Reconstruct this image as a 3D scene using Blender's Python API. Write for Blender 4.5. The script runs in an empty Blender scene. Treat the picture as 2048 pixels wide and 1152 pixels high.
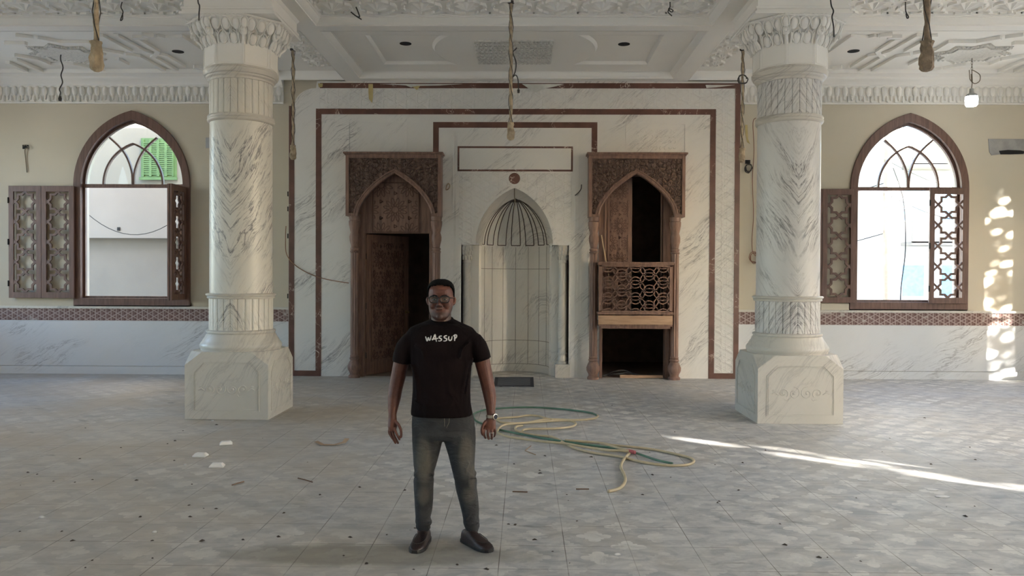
import bpy, bmesh, math, random
from mathutils import Vector, Matrix, geometry
from mathutils.bvhtree import BVHTree
random.seed(7)
PI = math.pi
SC = bpy.context.scene
COL = SC.collection

# ------------------------------------------------------------------ camera
CAM = Vector((0.17, 0.0, 1.70))
FPX = 1600.0
YAW, PITCH, ROLL = math.radians(0.93), math.radians(0.75), math.radians(0.27)
RM = Matrix.Rotation(YAW, 4, 'Z') @ Matrix.Rotation(PI / 2 - PITCH, 4, 'X') @ Matrix.Rotation(ROLL, 4, 'Z')
cd = bpy.data.cameras.new('camera')
cd.sensor_width = 36.0
cd.lens = 36.0 * FPX / 2048.0
cd.clip_end = 400
cam = bpy.data.objects.new('camera', cd)
cam.matrix_world = Matrix.Translation(CAM) @ RM
COL.objects.link(cam)
SC.camera = cam

# ------------------------------------------------------------------ colour management and light
SC.view_settings.view_transform = 'Standard'
SC.view_settings.look = 'None'
SC.view_settings.gamma = 1.0
SC.view_settings.use_curve_mapping = False
SC.view_settings.exposure = 1.72
SC.cycles.max_bounces = 10
SC.cycles.diffuse_bounces = 6
SC.cycles.sample_clamp_indirect = 6.0
SC.cycles.caustics_reflective = False
SC.cycles.caustics_refractive = False

w = bpy.data.worlds.new('sky'); SC.world = w; w.use_nodes = True
wn = w.node_tree.nodes; wl = w.node_tree.links
bg = wn['Background']
sky = wn.new('ShaderNodeTexSky'); sky.sky_type = 'NISHITA'; sky.sun_disc = False
sky.sun_elevation = math.radians(24); sky.sun_rotation = math.radians(127)
sky.air_density = 1.0; sky.dust_density = 1.3; sky.ozone_density = 1.0
wl.new(sky.outputs[0], bg.inputs[0]); bg.inputs[1].default_value = 0.66

SUN_DIR = Vector((-0.80, 0.60, 0)).normalized() * math.cos(math.radians(15)) + Vector((0, 0, -math.sin(math.radians(15))))
sd = bpy.data.lights.new('sun', 'SUN'); sd.energy = 34.0; sd.angle = math.radians(0.53); sd.color = (1.0, 0.95, 0.87)
so = bpy.data.objects.new('sun', sd); COL.objects.link(so)
so.rotation_euler = SUN_DIR.to_track_quat('-Z', 'Y').to_euler(); so.location = (20, -10, 12)

def portal(loc, sx, sy, direction):
    l = bpy.data.lights.new('window_portal', 'AREA'); l.shape = 'RECTANGLE'; l.size = sx; l.size_y = sy
    l.cycles.is_portal = True
    o = bpy.data.objects.new('window_portal', l); COL.objects.link(o); o.location = loc
    o.rotation_euler = Vector(direction).to_track_quat('-Z', 'Z').to_euler()

# ------------------------------------------------------------------ pixel rays (for reading real positions off the photograph)
def ray(px, py):
    d = Vector(((px - 1024) / FPX, -(py - 576) / FPX, -1.0))
    return (RM.to_3x3() @ d)
def on_y(px, py, Y):
    d = ray(px, py); t = (Y - CAM.y) / d.y
    p = CAM + d * t
    return p.x, p.z
def on_z(px, py, Z):
    d = ray(px, py); t = (Z - CAM.z) / d.z
    p = CAM + d * t
    return p.x, p.y

# ------------------------------------------------------------------ mesh builder
class MB:
    def __init__(s): s.v = []; s.f = []
    def add(s, vs, fs):
        o = len(s.v); s.v += [tuple(v) for v in vs]; s.f += [tuple(i + o for i in f) for f in fs]; return s
    def box(s, x0, x1, y0, y1, z0, z1):
        v = [(x, y, z) for x in (x0, x1) for y in (y0, y1) for z in (z0, z1)]
        return s.add(v, [(0,1,3,2),(4,6,7,5),(0,4,5,1),(2,3,7,6),(0,2,6,4),(1,5,7,3)])
    def bar(s, a, b, w, h, up=(0,0,1)):
        a = Vector(a); b = Vector(b); d = (b - a).normalized(); up = Vector(up)
        r = d.cross(up)
        if r.length < 1e-6: r = d.cross(Vector((1,0,0)))
        r.normalize(); u = r.cross(d).normalized()
        v = []
        for p in (a, b):
            for i, j in ((-1,-1),(1,-1),(1,1),(-1,1)): v.append(p + r * (w/2*i) + u * (h/2*j))
        return s.add(v, [(0,3,2,1),(4,5,6,7),(0,1,5,4),(1,2,6,5),(2,3,7,6),(3,0,4,7)])
    def path(s, pts, w, h, up, closed=False):
        """flat strip of width w (in plane) and height h (along up) following pts with mitred corners"""
        pts = [Vector(p) for p in pts]; up = Vector(up).normalized(); n = len(pts); v = []
        for i, p in enumerate(pts):
            if closed: a = pts[i-1]; b = pts[(i+1) % n]
            else: a = pts[max(i-1,0)]; b = pts[min(i+1,n-1)]
            d1 = (p - a); d2 = (b - p)
            if d1.length < 1e-7: d1 = d2
            if d2.length < 1e-7: d2 = d1
            d1 = d1.normalized(); d2 = d2.normalized()
            n1 = d1.cross(up); n2 = d2.cross(up); m = n1 + n2
            if m.length < 1e-5: m = n1
            m.normalize(); k = 1 / max(0.35, m.dot(n1.normalized()))
            r = m * (w/2*k)
            v += [p - r, p + r, p + r + up*h, p - r + up*h]
        f = []
        for i in range(n if closed else n-1):
            j = (i+1) % n
            for k in range(4): f.append((i*4+k, i*4+(k+1)%4, j*4+(k+1)%4, j*4+k))
        if not closed: f += [(0,3,2,1), ((n-1)*4,(n-1)*4+1,(n-1)*4+2,(n-1)*4+3)]
        return s.add(v, f)
    def tube(s, pts, r, seg=8, closed=False):
        pts = [Vector(p) for p in pts]; n = len(pts)
        rr = r if isinstance(r, (list, tuple)) else [r]*n
        v = []; pu = None
        for i, p in enumerate(pts):
            if closed: d = pts[(i+1)%n] - pts[i-1]
            else: d = pts[min(i+1,n-1)] - pts[max(i-1,0)]
            if d.length < 1e-8: d = Vector((0,0,1))
            d.normalize()
            if pu is None:
                pu = Vector((0,0,1)) if abs(d.z) < .9 else Vector((1,0,0))
            u = (pu - d * pu.dot(d))
            if u.length < 1e-5: u = d.orthogonal()
            u.normalize(); pu = u; q = d.cross(u)
            for k in range(seg):
                a = 2*PI*k/seg; v.append(p + u*(math.cos(a)*rr[i]) + q*(math.sin(a)*rr[i]))
        f = []
        for i in range(n if closed else n-1):
            j = (i+1) % n
            for k in range(seg): f.append((i*seg+k, i*seg+(k+1)%seg, j*seg+(k+1)%seg, j*seg+k))
        if not closed: f += [tuple(range(seg))[::-1], tuple((n-1)*seg+k for k in range(seg))]
        return s.add(v, f)
    def lathe(s, prof, c=(0,0,0), seg=32, cap=True):
        """prof: list of (radius, z)"""
        v = []; f = []; n = len(prof)
        for r, z in prof:
            for k in range(seg):
                a = 2*PI*k/seg; v.append((c[0]+r*math.cos(a), c[1]+r*math.sin(a), c[2]+z))
        for i in range(n-1):
            for k in range(seg): f.append((i*seg+k, i*seg+(k+1)%seg, (i+1)*seg+(k+1)%seg, (i+1)*seg+k))
        if cap: f += [tuple(range(seg))[::-1], tuple((n-1)*seg+k for k in range(seg))]
        return s.add(v, f)
    def loft(s, rings, cap=True, closed_ring=True):
        """rings: list of lists of points, same count"""
        m = len(rings[0]); v = [p for r in rings for p in r]; f = []
        for i in range(len(rings)-1):
            for k in range(m if closed_ring else m-1):
                f.append((i*m+k, i*m+(k+1)%m, (i+1)*m+(k+1)%m, (i+1)*m+k))
        if cap: f += [tuple(range(m))[::-1], tuple((len(rings)-1)*m+k for k in range(m))]
        return s.add(v, f)
    def ell(s, c, r, seg=12, rings=8, rot=None):
        v = []; f = []; c = Vector(c)
        for i in range(rings+1):
            t = PI*i/rings
            for k in range(seg):
                a = 2*PI*k/seg
                p = Vector((r[0]*math.sin(t)*math.cos(a), r[1]*math.sin(t)*math.sin(a), r[2]*math.cos(t)))
                if rot: p = rot @ p
                v.append(c + p)
        for i in range(rings):
            for k in range(seg): f.append((i*seg+k, (i+1)*seg+k, (i+1)*seg+(k+1)%seg, i*seg+(k+1)%seg))
        return s.add(v, f)
    def plate(s, outer, holes=(), d0=0, d1=.02, axis='y', fn=None):
        """2D outline (a,b) with holes, extruded from d0 to d1 along axis (y: a=x b=z; x: a=y b=z; z: a=x b=y)"""
        loops = [list(outer)] + [list(h) for h in holes]
        tri = geometry.tessellate_polygon([[Vector((a, b, 0)) for a, b in l] for l in loops])
        flat = [p for l in loops for p in l]
        def P(a, b, d):
            if axis == 'y': return (a, d, b)
            if axis == 'x': return (d, a, b)
            return (a, b, d)
        n = len(flat)
        v = [P(a, b, d0) for a, b in flat] + [P(a, b, d1) for a, b in flat]
        f = []
        for t in tri:
            f.append((t[0], t[1], t[2])); f.append((t[2]+n, t[1]+n, t[0]+n))
        o = 0
        for l in loops:
            m = len(l)
            for i in range(m):
                j = (i+1) % m; f.append((o+i, o+j, o+j+n, o+i+n))
            o += m
        return s.add(v, f)
    def xf(s, M):
        s.v = [tuple(M @ Vector(p)) for p in s.v]; return s
    def mesh(s, name):
        me = bpy.data.meshes.new(name); me.from_pydata(s.v, [], s.f); me.update()
        bm = bmesh.new(); bm.from_mesh(me); bmesh.ops.recalc_face_normals(bm, faces=bm.faces); bm.to_mesh(me); bm.free()
        return me
    def build(s, name, mat, parent=None, smooth=False, bevel=0, local=False, **tags):
        if parent is not None and not local:
            off = Vector((0,0,0)); q = parent
            while q is not None: off += q.location; q = q.parent
            if off.length > 0: s.v = [(a-off.x, b-off.y, c-off.z) for a, b, c in s.v]
        me = s.mesh(name)
        if mat: me.materials.append(mat)
        if smooth is True:
            for p in me.polygons: p.use_smooth = True
        o = bpy.data.objects.new(name, me); COL.objects.link(o)
        if smooth == 'auto':
            for p in me.polygons: p.use_smooth = True
            try:
                me.set_sharp_from_angle(angle=math.radians(35))
            except Exception: pass
        if bevel:
            b = o.modifiers.new('bevel', 'BEVEL'); b.width = bevel; b.segments = 2; b.limit_method = 'ANGLE'; b.angle_limit = math.radians(40)
        if parent is not None:
            o.parent = parent
        for k, v in tags.items(): o[k] = v
        return o

def tag(o, label, cat, group=None, kind=None):
    o['label'] = label; o['category'] = cat
    if group: o['group'] = group
    if kind: o['kind'] = kind
    return o
def thing(name, label, cat, loc=(0,0,0), rz=0, group=None, kind=None):
    o = bpy.data.objects.new(name, None); COL.objects.link(o); o.location = loc; o.rotation_euler = (0,0,rz)
    o.empty_display_size = .1
    return tag(o, label, cat, group, kind)
def copy_tree(o, parent=None):
    c = o.copy(); COL.objects.link(c)
    if parent is not None: c.parent = parent
    for ch in list(o.children): copy_tree(ch, c)
    return c

def arch(xl, xr, zs, za, n=14):
    """pointed arch polyline from left springing over the apex to right springing"""
    xc = (xl+xr)/2; w_ = (xr-xl)/2; h = za-zs; R = (w_*w_+h*h)/(2*w_)
    a1 = math.atan2(h, R-w_); L = []
    for i in range(n+1):
        a = a1*i/n; L.append((xl+R-R*math.cos(a), zs+R*math.sin(a)))
    return L + [(2*xc-x, z) for x, z in L[-2::-1]]
def arch_flat(xl, xr, zs, za, n=12, k1=.42, k2=(.42,.72)):
    xc = (xl+xr)/2; w_ = (xr-xl)/2; h = za-zs
    P = [Vector((xl,zs)), Vector((xl, zs+k1*h)), Vector((xl+k2[0]*w_, zs+k2[1]*h)), Vector((xc,za))]
    L = []
    for i in range(n+1):
        t = i/n; q = P[0]*(1-t)**3 + P[1]*3*t*(1-t)**2 + P[2]*3*t*t*(1-t) + P[3]*t**3; L.append((q.x,q.y))
    return L + [(2*xc-x, z) for x, z in L[-2::-1]]
def circ(cx, cz, r, n=24): return [(cx+r*math.cos(2*PI*i/n), cz+r*math.sin(2*PI*i/n)) for i in range(n)]
def spline(pts, n=8, closed=False):
    P = [Vector(p) for p in pts]; m = len(P); out = []
    for i in range(m if closed else m-1):
        if closed: a,b,c,d = P[i-1], P[i], P[(i+1)%m], P[(i+2)%m]
        else: a,b,c,d = P[max(i-1,0)], P[i], P[i+1], P[min(i+2,m-1)]
        for k in range(n):
            t = k/n; out.append(.5*((2*b)+(c-a)*t+(2*a-5*b+4*c-d)*t*t+(-a+3*b-3*c+d)*t**3))
    if not closed: out.append(P[-1])
    return out

# ------------------------------------------------------------------ materials
class NT:
    def __init__(s, name):
        s.m = bpy.data.materials.new(name); s.m.use_nodes = True
        s.t = s.m.node_tree; s.b = s.t.nodes['Principled BSDF']
    def put(s, sock, val):
        if val is None: return
        if hasattr(val, 'is_output') or isinstance(val, bpy.types.NodeSocket): s.t.links.new(val, sock)
        else:
            if isinstance(val, (tuple, list)) and sock.type == 'RGBA' and len(val) == 3: val = (*val, 1)
            sock.default_value = val
    def M(s, op, a, b=None, c=None, clamp=False):
        n = s.t.nodes.new('ShaderNodeMath'); n.operation = op; n.use_clamp = clamp
        s.put(n.inputs[0], a); s.put(n.inputs[1], b)
        if c is not None: s.put(n.inputs[2], c)
        return n.outputs[0]
    def pos(s, kind='world'):
        if kind == 'world': v = s.t.nodes.new('ShaderNodeNewGeometry').outputs['Position']
        else: v = s.t.nodes.new('ShaderNodeTexCoord').outputs['Object']
        x = s.t.nodes.new('ShaderNodeSeparateXYZ'); s.t.links.new(v, x.inputs[0])
        return v, x.outputs[0], x.outputs[1], x.outputs[2]
    def xyz(s, x, y, z):
        n = s.t.nodes.new('ShaderNodeCombineXYZ')
        for i, q in enumerate((x,y,z)): s.put(n.inputs[i], q)
        return n.outputs[0]
    def noise(s, vec, scale, detail=3, rough=.5, dist=0):
        n = s.t.nodes.new('ShaderNodeTexNoise'); s.put(n.inputs['Vector'], vec)
        n.inputs['Scale'].default_value = scale; n.inputs['Detail'].default_value = detail
        n.inputs['Roughness'].default_value = rough; n.inputs['Distortion'].default_value = dist
        return n.outputs[0]
    def voro(s, vec, scale, feature='DISTANCE_TO_EDGE', rnd=1.0):
        n = s.t.nodes.new('ShaderNodeTexVoronoi'); n.feature = feature; s.put(n.inputs['Vector'], vec)
        n.inputs['Scale'].default_value = scale; n.inputs['Randomness'].default_value = rnd
        return n.outputs[0]
    def step(s, v, a, b):
        n = s.t.nodes.new('ShaderNodeMapRange'); n.interpolation_type = 'SMOOTHSTEP'
        s.put(n.inputs[0], v); n.inputs[1].default_value = a; n.inputs[2].default_value = b
        n.inputs[3].default_value = 0; n.inputs[4].default_value = 1
        return n.outputs[0]
    def mix(s, f, a, b):
        n = s.t.nodes.new('ShaderNodeMix'); n.data_type = 'RGBA'
        s.put(n.inputs[0], f); s.put(n.inputs[6], a); s.put(n.inputs[7], b)
        return n.outputs[2]
    def bump(s, h, dist=.01, strength=1.0, prev=None):
        n = s.t.nodes.new('ShaderNodeBump'); n.inputs['Distance'].default_value = dist; n.inputs['Strength'].default_value = strength
        s.put(n.inputs['Height'], h)
        if prev is not None: s.put(n.inputs['Normal'], prev)
        return n.outputs[0]
    def done(s, color=None, rough=None, normal=None, metal=None, spec=None):
        b = s.b.inputs
        if color is not None: s.put(b['Base Color'], color)
        if rough is not None: s.put(b['Roughness'], rough)
        if normal is not None: s.put(b['Normal'], normal)
        if metal is not None: s.put(b['Metallic'], metal)
        if spec is not None: s.put(b['Specular IOR Level'], spec)
        return s.m
    def kagome(s, u, v, f, w0, w1):
        """lines of three crossing directions: six-pointed stars, hexagons and triangles; 1 on the lines"""
        out = None
        for a_, b_ in ((1, 0), (.5, .866), (.5, -.866)):
            t = s.M('ADD', s.M('MULTIPLY', u, a_*f), s.M('MULTIPLY', v, b_*f))
            d = s.M('ABSOLUTE', s.M('SUBTRACT', s.M('FRACT', s.M('ADD', t, 100.25)), .5))
            l = s.M('SUBTRACT', 1, s.step(d, w0, w1))
            out = l if out is None else s.M('MAXIMUM', out, l)
        return out
    def hexpat(s, u, v, f):
        a = s.M('COSINE', s.M('MULTIPLY', u, 2*PI*f))
        b = s.M('COSINE', s.M('MULTIPLY', s.M('ADD', s.M('MULTIPLY', u, .5), s.M('MULTIPLY', v, .866)), 2*PI*f))
        c = s.M('COSINE', s.M('MULTIPLY', s.M('SUBTRACT', s.M('MULTIPLY', u, .5), s.M('MULTIPLY', v, .866)), 2*PI*f))
        return s.M('ADD', s.M('ADD', a, b), c)

def simple(name, col, rough=.6, metal=0, var=.12, scale=6, bump=0, bscale=60, spec=None):
    n = NT(name); v, x, y, z = n.pos('obj')
    f = n.noise(v, scale, 4)
    dark = tuple(c*(1-var) for c in col); lite = tuple(min(1, c*(1+var)) for c in col)
    c = n.mix(n.step(f, .3, .7), dark, lite)
    nm = n.bump(n.noise(v, bscale, 3), bump) if bump else None
    return n.done(c, rough, nm, metal, spec)

def marble(name, base=(.735,.71,.66), vein=(.22,.205,.20), mlo=.46, mode='diag', ang=40, relief=None, amount=1.0, rough=.38, seed=0, fx=None):
    """streaky white marble. diag: streaks at ang degrees in the wall plane; chevron: book-matched V about x=0 of the object"""
    n = NT(name)
    v, x, y, z = n.pos('obj')
    if mode == 'chevron': x2 = n.M('ABSOLUTE', x); a = math.radians(-58)
    elif mode == 'chevup': x2 = n.M('ABSOLUTE', x); a = math.radians(60); 
    else: x2 = x; a = math.radians(ang)
    if mode == 'chevron': a = math.radians(55)
    if mode == 'chevup': a = math.radians(-58)
    xx = n.M('ADD', x2, n.M('MULTIPLY', y, .6))
    if seed: z = n.M('ADD', z, seed*3.7)
    along = n.M('ADD', n.M('MULTIPLY', xx, math.cos(a)), n.M('MULTIPLY', z, math.sin(a)))
    acr = n.M('SUBTRACT', n.M('MULTIPLY', z, math.cos(a)), n.M('MULTIPLY', xx, math.sin(a)))
    wob = n.M('MULTIPLY', n.M('SUBTRACT', n.noise(v, 1.2, 2), .5), .35)
    acr = n.M('ADD', acr, wob)
    # streaks run along 'along'; three widths of vein
    s1 = n.noise(n.xyz(n.M('MULTIPLY', along, .38), n.M('MULTIPLY', acr, 3.0), seed), 1.7, 6, .66, .25)
    s2 = n.noise(n.xyz(n.M('MULTIPLY', along, .5), n.M('MULTIPLY', acr, 4.6), 5+seed), 1.9, 6, .62, .3)
    s3 = n.noise(n.xyz(n.M('MULTIPLY', along, .9), n.M('MULTIPLY', acr, 8), 9+seed), 2.6, 5, .62, .35)
    mask = n.step(n.noise(n.xyz(n.M('MULTIPLY', along, .6), n.M('MULTIPLY', acr, 1.2), seed), 1.3, 3), .0+mlo, .18+mlo)
    thin = n.M('SUBTRACT', 1, n.step(n.M('ABSOLUTE', n.M('SUBTRACT', s2, .5)), 0, .026))
    fine = n.M('SUBTRACT', 1, n.step(n.M('ABSOLUTE', n.M('SUBTRACT', s3, .5)), 0, .03))
    broad = n.step(s1, .55, .70)
    k = n.M('ADD', n.M('MULTIPLY', thin, n.M('ADD', .04, n.M('MULTIPLY', mask, .8))), n.M('MULTIPLY', broad, n.M('ADD', .05, n.M('MULTIPLY', mask, .6))))
    k = n.M('ADD', k, n.M('MULTIPLY', fine, n.M('MULTIPLY', mask, .45)))
    k = n.M('MULTIPLY', k, .72*amount, clamp=True)
    c = n.mix(k, base, vein)
    c = n.mix(n.M('MULTIPLY', n.step(n.noise(v, 1.3, 3), .45, .75), .22), c, (base[0]*.9, base[1]*.86, base[2]*.76))
    nm = None
    if relief:
        u, vv, f, d = relief
        uu = {'x': x, 'y': y}[u]
        nm = n.bump(n.M('ADD', n.kagome(uu, z, f, .06, .12), n.M('MULTIPLY', n.kagome(uu, z, f*2, .05, .12), .35)), d, 1.0)
    return n.done(c, rough, nm)
# ------------------------------------------------------------------ shared materials
WHITE_MARBLE = marble('white_marble_streaked', ang=42)
WHITE_MARBLE_B = marble('white_marble_streaked_panels', ang=38, seed=2, amount=1.15)
WAINSCOT_MARBLE = marble('wainscot_marble', ang=30, seed=4, amount=.9, base=(.68,.68,.67))
RELIEF_MARBLE = marble('marble_with_geometric_relief', ang=42, relief=('x','z',5.2,.007), amount=.55, seed=1)
NICHE_MARBLE = marble('niche_marble', ang=62, seed=3, amount=.8, base=(.76,.735,.68))
COL_SHAFT = marble('column_shaft_marble', mode='chevron', base=(.68,.65,.585), amount=1.5, mlo=.32)
COL_DRUM = marble('column_drum_marble', mode='chevup', base=(.68,.645,.575), amount=1.5, mlo=.42)
COL_PLAIN = marble('column_plain_marble', mode='diag', ang=50, amount=.6, base=(.60,.565,.50), seed=5, mlo=.42)

def mk_plaster(name, col, spot=.06):
    n = NT(name); v, x, y, z = n.pos('world')
    c = n.mix(n.step(n.noise(v, .7, 4), .35, .65), tuple(q*(1-spot) for q in col), col)
    return n.done(c, .85, n.bump(n.noise(v, 35, 3), .002, .5))
CREAM = mk_plaster('cream_wall_plaster', (.60,.54,.425))
GYPSUM = mk_plaster('white_gypsum_plaster', (.84,.81,.75), .03)
RAW_PLASTER = mk_plaster('raw_beige_plaster', (.52,.47,.38), .12)

def mk_brown():
    n = NT('brown_red_marble'); v, x, y, z = n.pos('world')
    t = n.M('ABSOLUTE', n.M('SUBTRACT', n.noise(v, 3.4, 5, .6, .8), .5))
    k = n.M('MULTIPLY', n.M('SUBTRACT', 1, n.step(t, 0, .012)), n.step(n.noise(v, 2.1, 2), .5, .62))
    c = n.mix(n.step(n.noise(v, 4, 4), .3, .7), (.105,.048,.034), (.165,.075,.054))
    return n.done(n.mix(k, c, (.62,.5,.42)), .28)
BROWN = mk_brown()

def mk_inlay():
    n = NT('brown_and_white_lattice_inlay'); v, x, y, z = n.pos('world')
    k = n.M('MAXIMUM', n.kagome(x, z, 11, .05, .10), n.M('MULTIPLY', n.kagome(x, z, 22, .05, .12), .5))
    c = n.mix(k, (.13,.055,.045), (.40,.30,.27))
    c = n.mix(n.M('MULTIPLY', n.step(n.noise(v, 2.2, 4, .6, 1.2), .60, .66), .5), c, (.6,.55,.5))
    return n.done(c, .35, n.bump(k, .004))
INLAY = mk_inlay()

TILE = .4055
def mk_floor():
    n = NT('patterned_floor_tiles'); v, x, y, z = n.pos('world')
    u = n.M('DIVIDE', n.M('SUBTRACT', x, .428), TILE); w_ = n.M('DIVIDE', n.M('SUBTRACT', y, 5.05), TILE)
    wb = n.M('MULTIPLY', n.M('SUBTRACT', n.noise(v, 14, 2), .5), .05)
    def blob(uu, ww):
        a = n.M('ADD', n.M('ABSOLUTE', n.M('SUBTRACT', n.M('FRACT', uu), .5)), wb)
        b = n.M('ADD', n.M('ABSOLUTE', n.M('SUBTRACT', n.M('FRACT', ww), .5)), wb)
        def ln(p, q): return n.M('SQRT', n.M('ADD', n.M('MULTIPLY', p, p), n.M('MULTIPLY', q, q)))
        d = n.M('MINIMUM', n.M('MINIMUM', ln(n.M('SUBTRACT', a, .19), b), ln(a, n.M('SUBTRACT', b, .19))), n.M('SUBTRACT', n.M('MAXIMUM', a, b), .055))
        return n.M('SUBTRACT', 1, n.step(d, .088, .10))
    p = n.M('MAXIMUM', blob(u, w_), blob(n.M('ADD', u, .5), n.M('ADD', w_, .5)))
    fade = n.step(n.noise(v, .55, 3), .36, .62)
    vis = n.M('MULTIPLY', n.M('ADD', .25, n.M('MULTIPLY', fade, .75)), n.step(n.noise(v, 4.0, 5, .65, .6), .34, .62))
    s = n.noise(n.xyz(n.M('MULTIPLY', x, 1.0), n.M('MULTIPLY', y, 1.6), 0), 5.5, 6, .65, .6)
    grey = n.mix(n.step(s, .3, .72), (.345,.35,.355), (.58,.565,.535))
    big = n.noise(v, 1.1, 5, .6, .4)
    grey = n.mix(n.M('MULTIPLY', n.step(big, .46, .66), .5), grey, (.42,.38,.32))
    lite = n.mix(n.step(n.noise(v, 3, 4), .3, .7), (.64,.62,.58), (.72,.70,.645))
    c = n.mix(n.M('MULTIPLY', p, vis), grey, lite)
    # dust and mortar smears
    dust = n.step(n.noise(v, .42, 6, .62, .5), .50, .70)
    c = n.mix(n.M('MULTIPLY', dust, .5), c, (.55,.505,.43))
    brown = n.M('MULTIPLY', n.M('SUBTRACT', 1, n.step(n.M('ADD', x, n.M('MULTIPLY', n.noise(v, .5, 4), 3)), -1.5, 2.5)), n.M('ADD', .40, n.M('MULTIPLY', n.step(n.noise(v, .8, 5, .6, .4), .4, .65), .45)))
    c = n.mix(brown, c, (.42,.36,.28))
    dark = n.step(n.noise(n.xyz(n.M('MULTIPLY', x, .8), n.M('MULTIPLY', y, 1.9), 3), 2.1, 6, .7, .8), .61, .71)
    c = n.mix(n.M('MULTIPLY', dark, .6), c, (.15,.14,.125))
    smear = n.step(n.noise(n.xyz(n.M('MULTIPLY', x, .9), n.M('MULTIPLY', y, 2.4), 8), 3.4, 7, .7, .9), .56, .72)
    c = n.mix(n.M('MULTIPLY', smear, .35), c, (.27,.265,.26))
    spk = n.step(n.noise(v, 46, 2), .74, .78)
    c = n.mix(n.M('MULTIPLY', spk, .5), c, (.12,.10,.085))
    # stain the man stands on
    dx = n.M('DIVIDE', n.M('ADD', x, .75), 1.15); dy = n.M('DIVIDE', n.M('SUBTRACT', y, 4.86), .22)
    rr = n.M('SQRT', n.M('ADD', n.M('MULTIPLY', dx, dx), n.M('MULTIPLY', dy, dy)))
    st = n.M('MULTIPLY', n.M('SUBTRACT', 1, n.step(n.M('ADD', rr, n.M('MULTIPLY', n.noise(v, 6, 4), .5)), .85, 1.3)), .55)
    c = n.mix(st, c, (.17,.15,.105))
    g = n.M('MINIMUM', n.M('MINIMUM', n.M('FRACT', u), n.M('SUBTRACT', 1, n.M('FRACT', u))), n.M('MINIMUM', n.M('FRACT', w_), n.M('SUBTRACT', 1, n.M('FRACT', w_))))
    gk = n.M('SUBTRACT', 1, n.step(g, .003, .0085))
    gm = n.M('MULTIPLY', gk, n.M('ADD', .25, n.M('MULTIPLY', n.step(n.noise(v, 1.6, 3), .4, .6), .65)))
    c = n.mix(gm, c, (.13,.105,.08))
    rough = n.M('ADD', .46, n.M('MULTIPLY', n.noise(v, 3, 4), .3))
    return n.done(c, rough, n.bump(n.M('SUBTRACT', n.M('MULTIPLY', s, .15), gk), .004, .6))
FLOOR = mk_floor()

def mk_wood(name, a, b, rough=.5, relief=None, axis='z'):
    n = NT(name); v, x, y, z = n.pos('obj')
    q = {'z': n.xyz(n.M('MULTIPLY', x, 9), n.M('MULTIPLY', y, 9), n.M('MULTIPLY', z, .9)), 'x': n.xyz(n.M('MULTIPLY', x, .9), n.M('MULTIPLY', y, 9), n.M('MULTIPLY', z, 9))}[axis]
    g = n.noise(q, 2.6, 5, .6, .7)
    c = n.mix(n.step(g, .3, .7), a, b)
    nm = n.bump(g, .002, .5)
    if relief == 'floral':
        d = n.voro(n.xyz(x, 0, z), 13, 'DISTANCE_TO_EDGE', .85); e = n.noise(n.xyz(x, 0, z), 22, 3, .5, 1.5)
        h = n.M('ADD', n.step(d, .02, .14), n.M('MULTIPLY', e, .5))
        nm = n.bump(h, .022, 1.0, nm)
    return n.done(c, rough, nm)
WOOD = mk_wood('walnut_joinery', (.155,.088,.063), (.265,.155,.112))
WOOD_LIGHT = mk_wood('pale_raw_timber', (.36,.22,.13), (.50,.33,.21), axis='x')
WOOD_DARK = mk_wood('dark_stained_timber', (.085,.042,.027), (.145,.072,.046))
WOOD_FLORAL = mk_wood('carved_walnut_relief', (.12,.07,.05), (.20,.12,.088), relief='floral')
WOOD_WIN = mk_wood('brown_window_timber', (.10,.052,.037), (.17,.09,.065))
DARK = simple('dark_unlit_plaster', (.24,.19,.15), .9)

# ------------------------------------------------------------------ key dimensions (metres)
WY = 13.74          # cream back wall face
PY = 13.60          # marble panel face
XL, XR, YF = -10.0, 9.8, -5.0
ZC = 5.17           # ceiling field
ZS = 5.03           # rib soffit
def px2(px, py, Y=PY): return on_y(px, py, Y)
def WX(px, py=500, Y=PY): return on_y(px, py, Y)[0]
def WZ(py, px=1024, Y=PY): return on_y(px, py, Y)[1]

def struct(o): o['kind'] = 'structure'; return o

# ------------------------------------------------------------------ floor, walls
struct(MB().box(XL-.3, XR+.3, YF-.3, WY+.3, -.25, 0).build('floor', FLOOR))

def win_geo(l, r, top, spring, bot, Y=WY-.03):
    cx = (l+r)/2
    x0 = WX(l, spring, Y); x1 = WX(r, spring, Y); zs = WZ(spring, cx, Y); za = WZ(top, cx, Y); zb = WZ(bot, cx, Y)
    return x0, x1, zb, zs, za
WIN = [win_geo(147, 380, 221, 371, 611), win_geo(1701, 1938, 226, 377, 619)]
def win_outline(g, inset=0.0, n=16):
    x0, x1, zb, zs, za = g
    return [(x0+inset, zb+inset)] + arch(x0+inset, x1-inset, zs, za-inset*1.25, n) + [(x1-inset, zb+inset)]
nl, nr, nt = WX(640), WX(1415), WZ(250)
outer = [(XL-.35, 0), (nl, 0), (nl, nt), (nr, nt), (nr, 0), (XR+.35, 0), (XR+.35, 7.2), (XL-.35, 7.2)]
struct(MB().plate(outer, [win_outline(g, .07) for g in WIN], WY, WY+.34).build('wall_back', CREAM))

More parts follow.
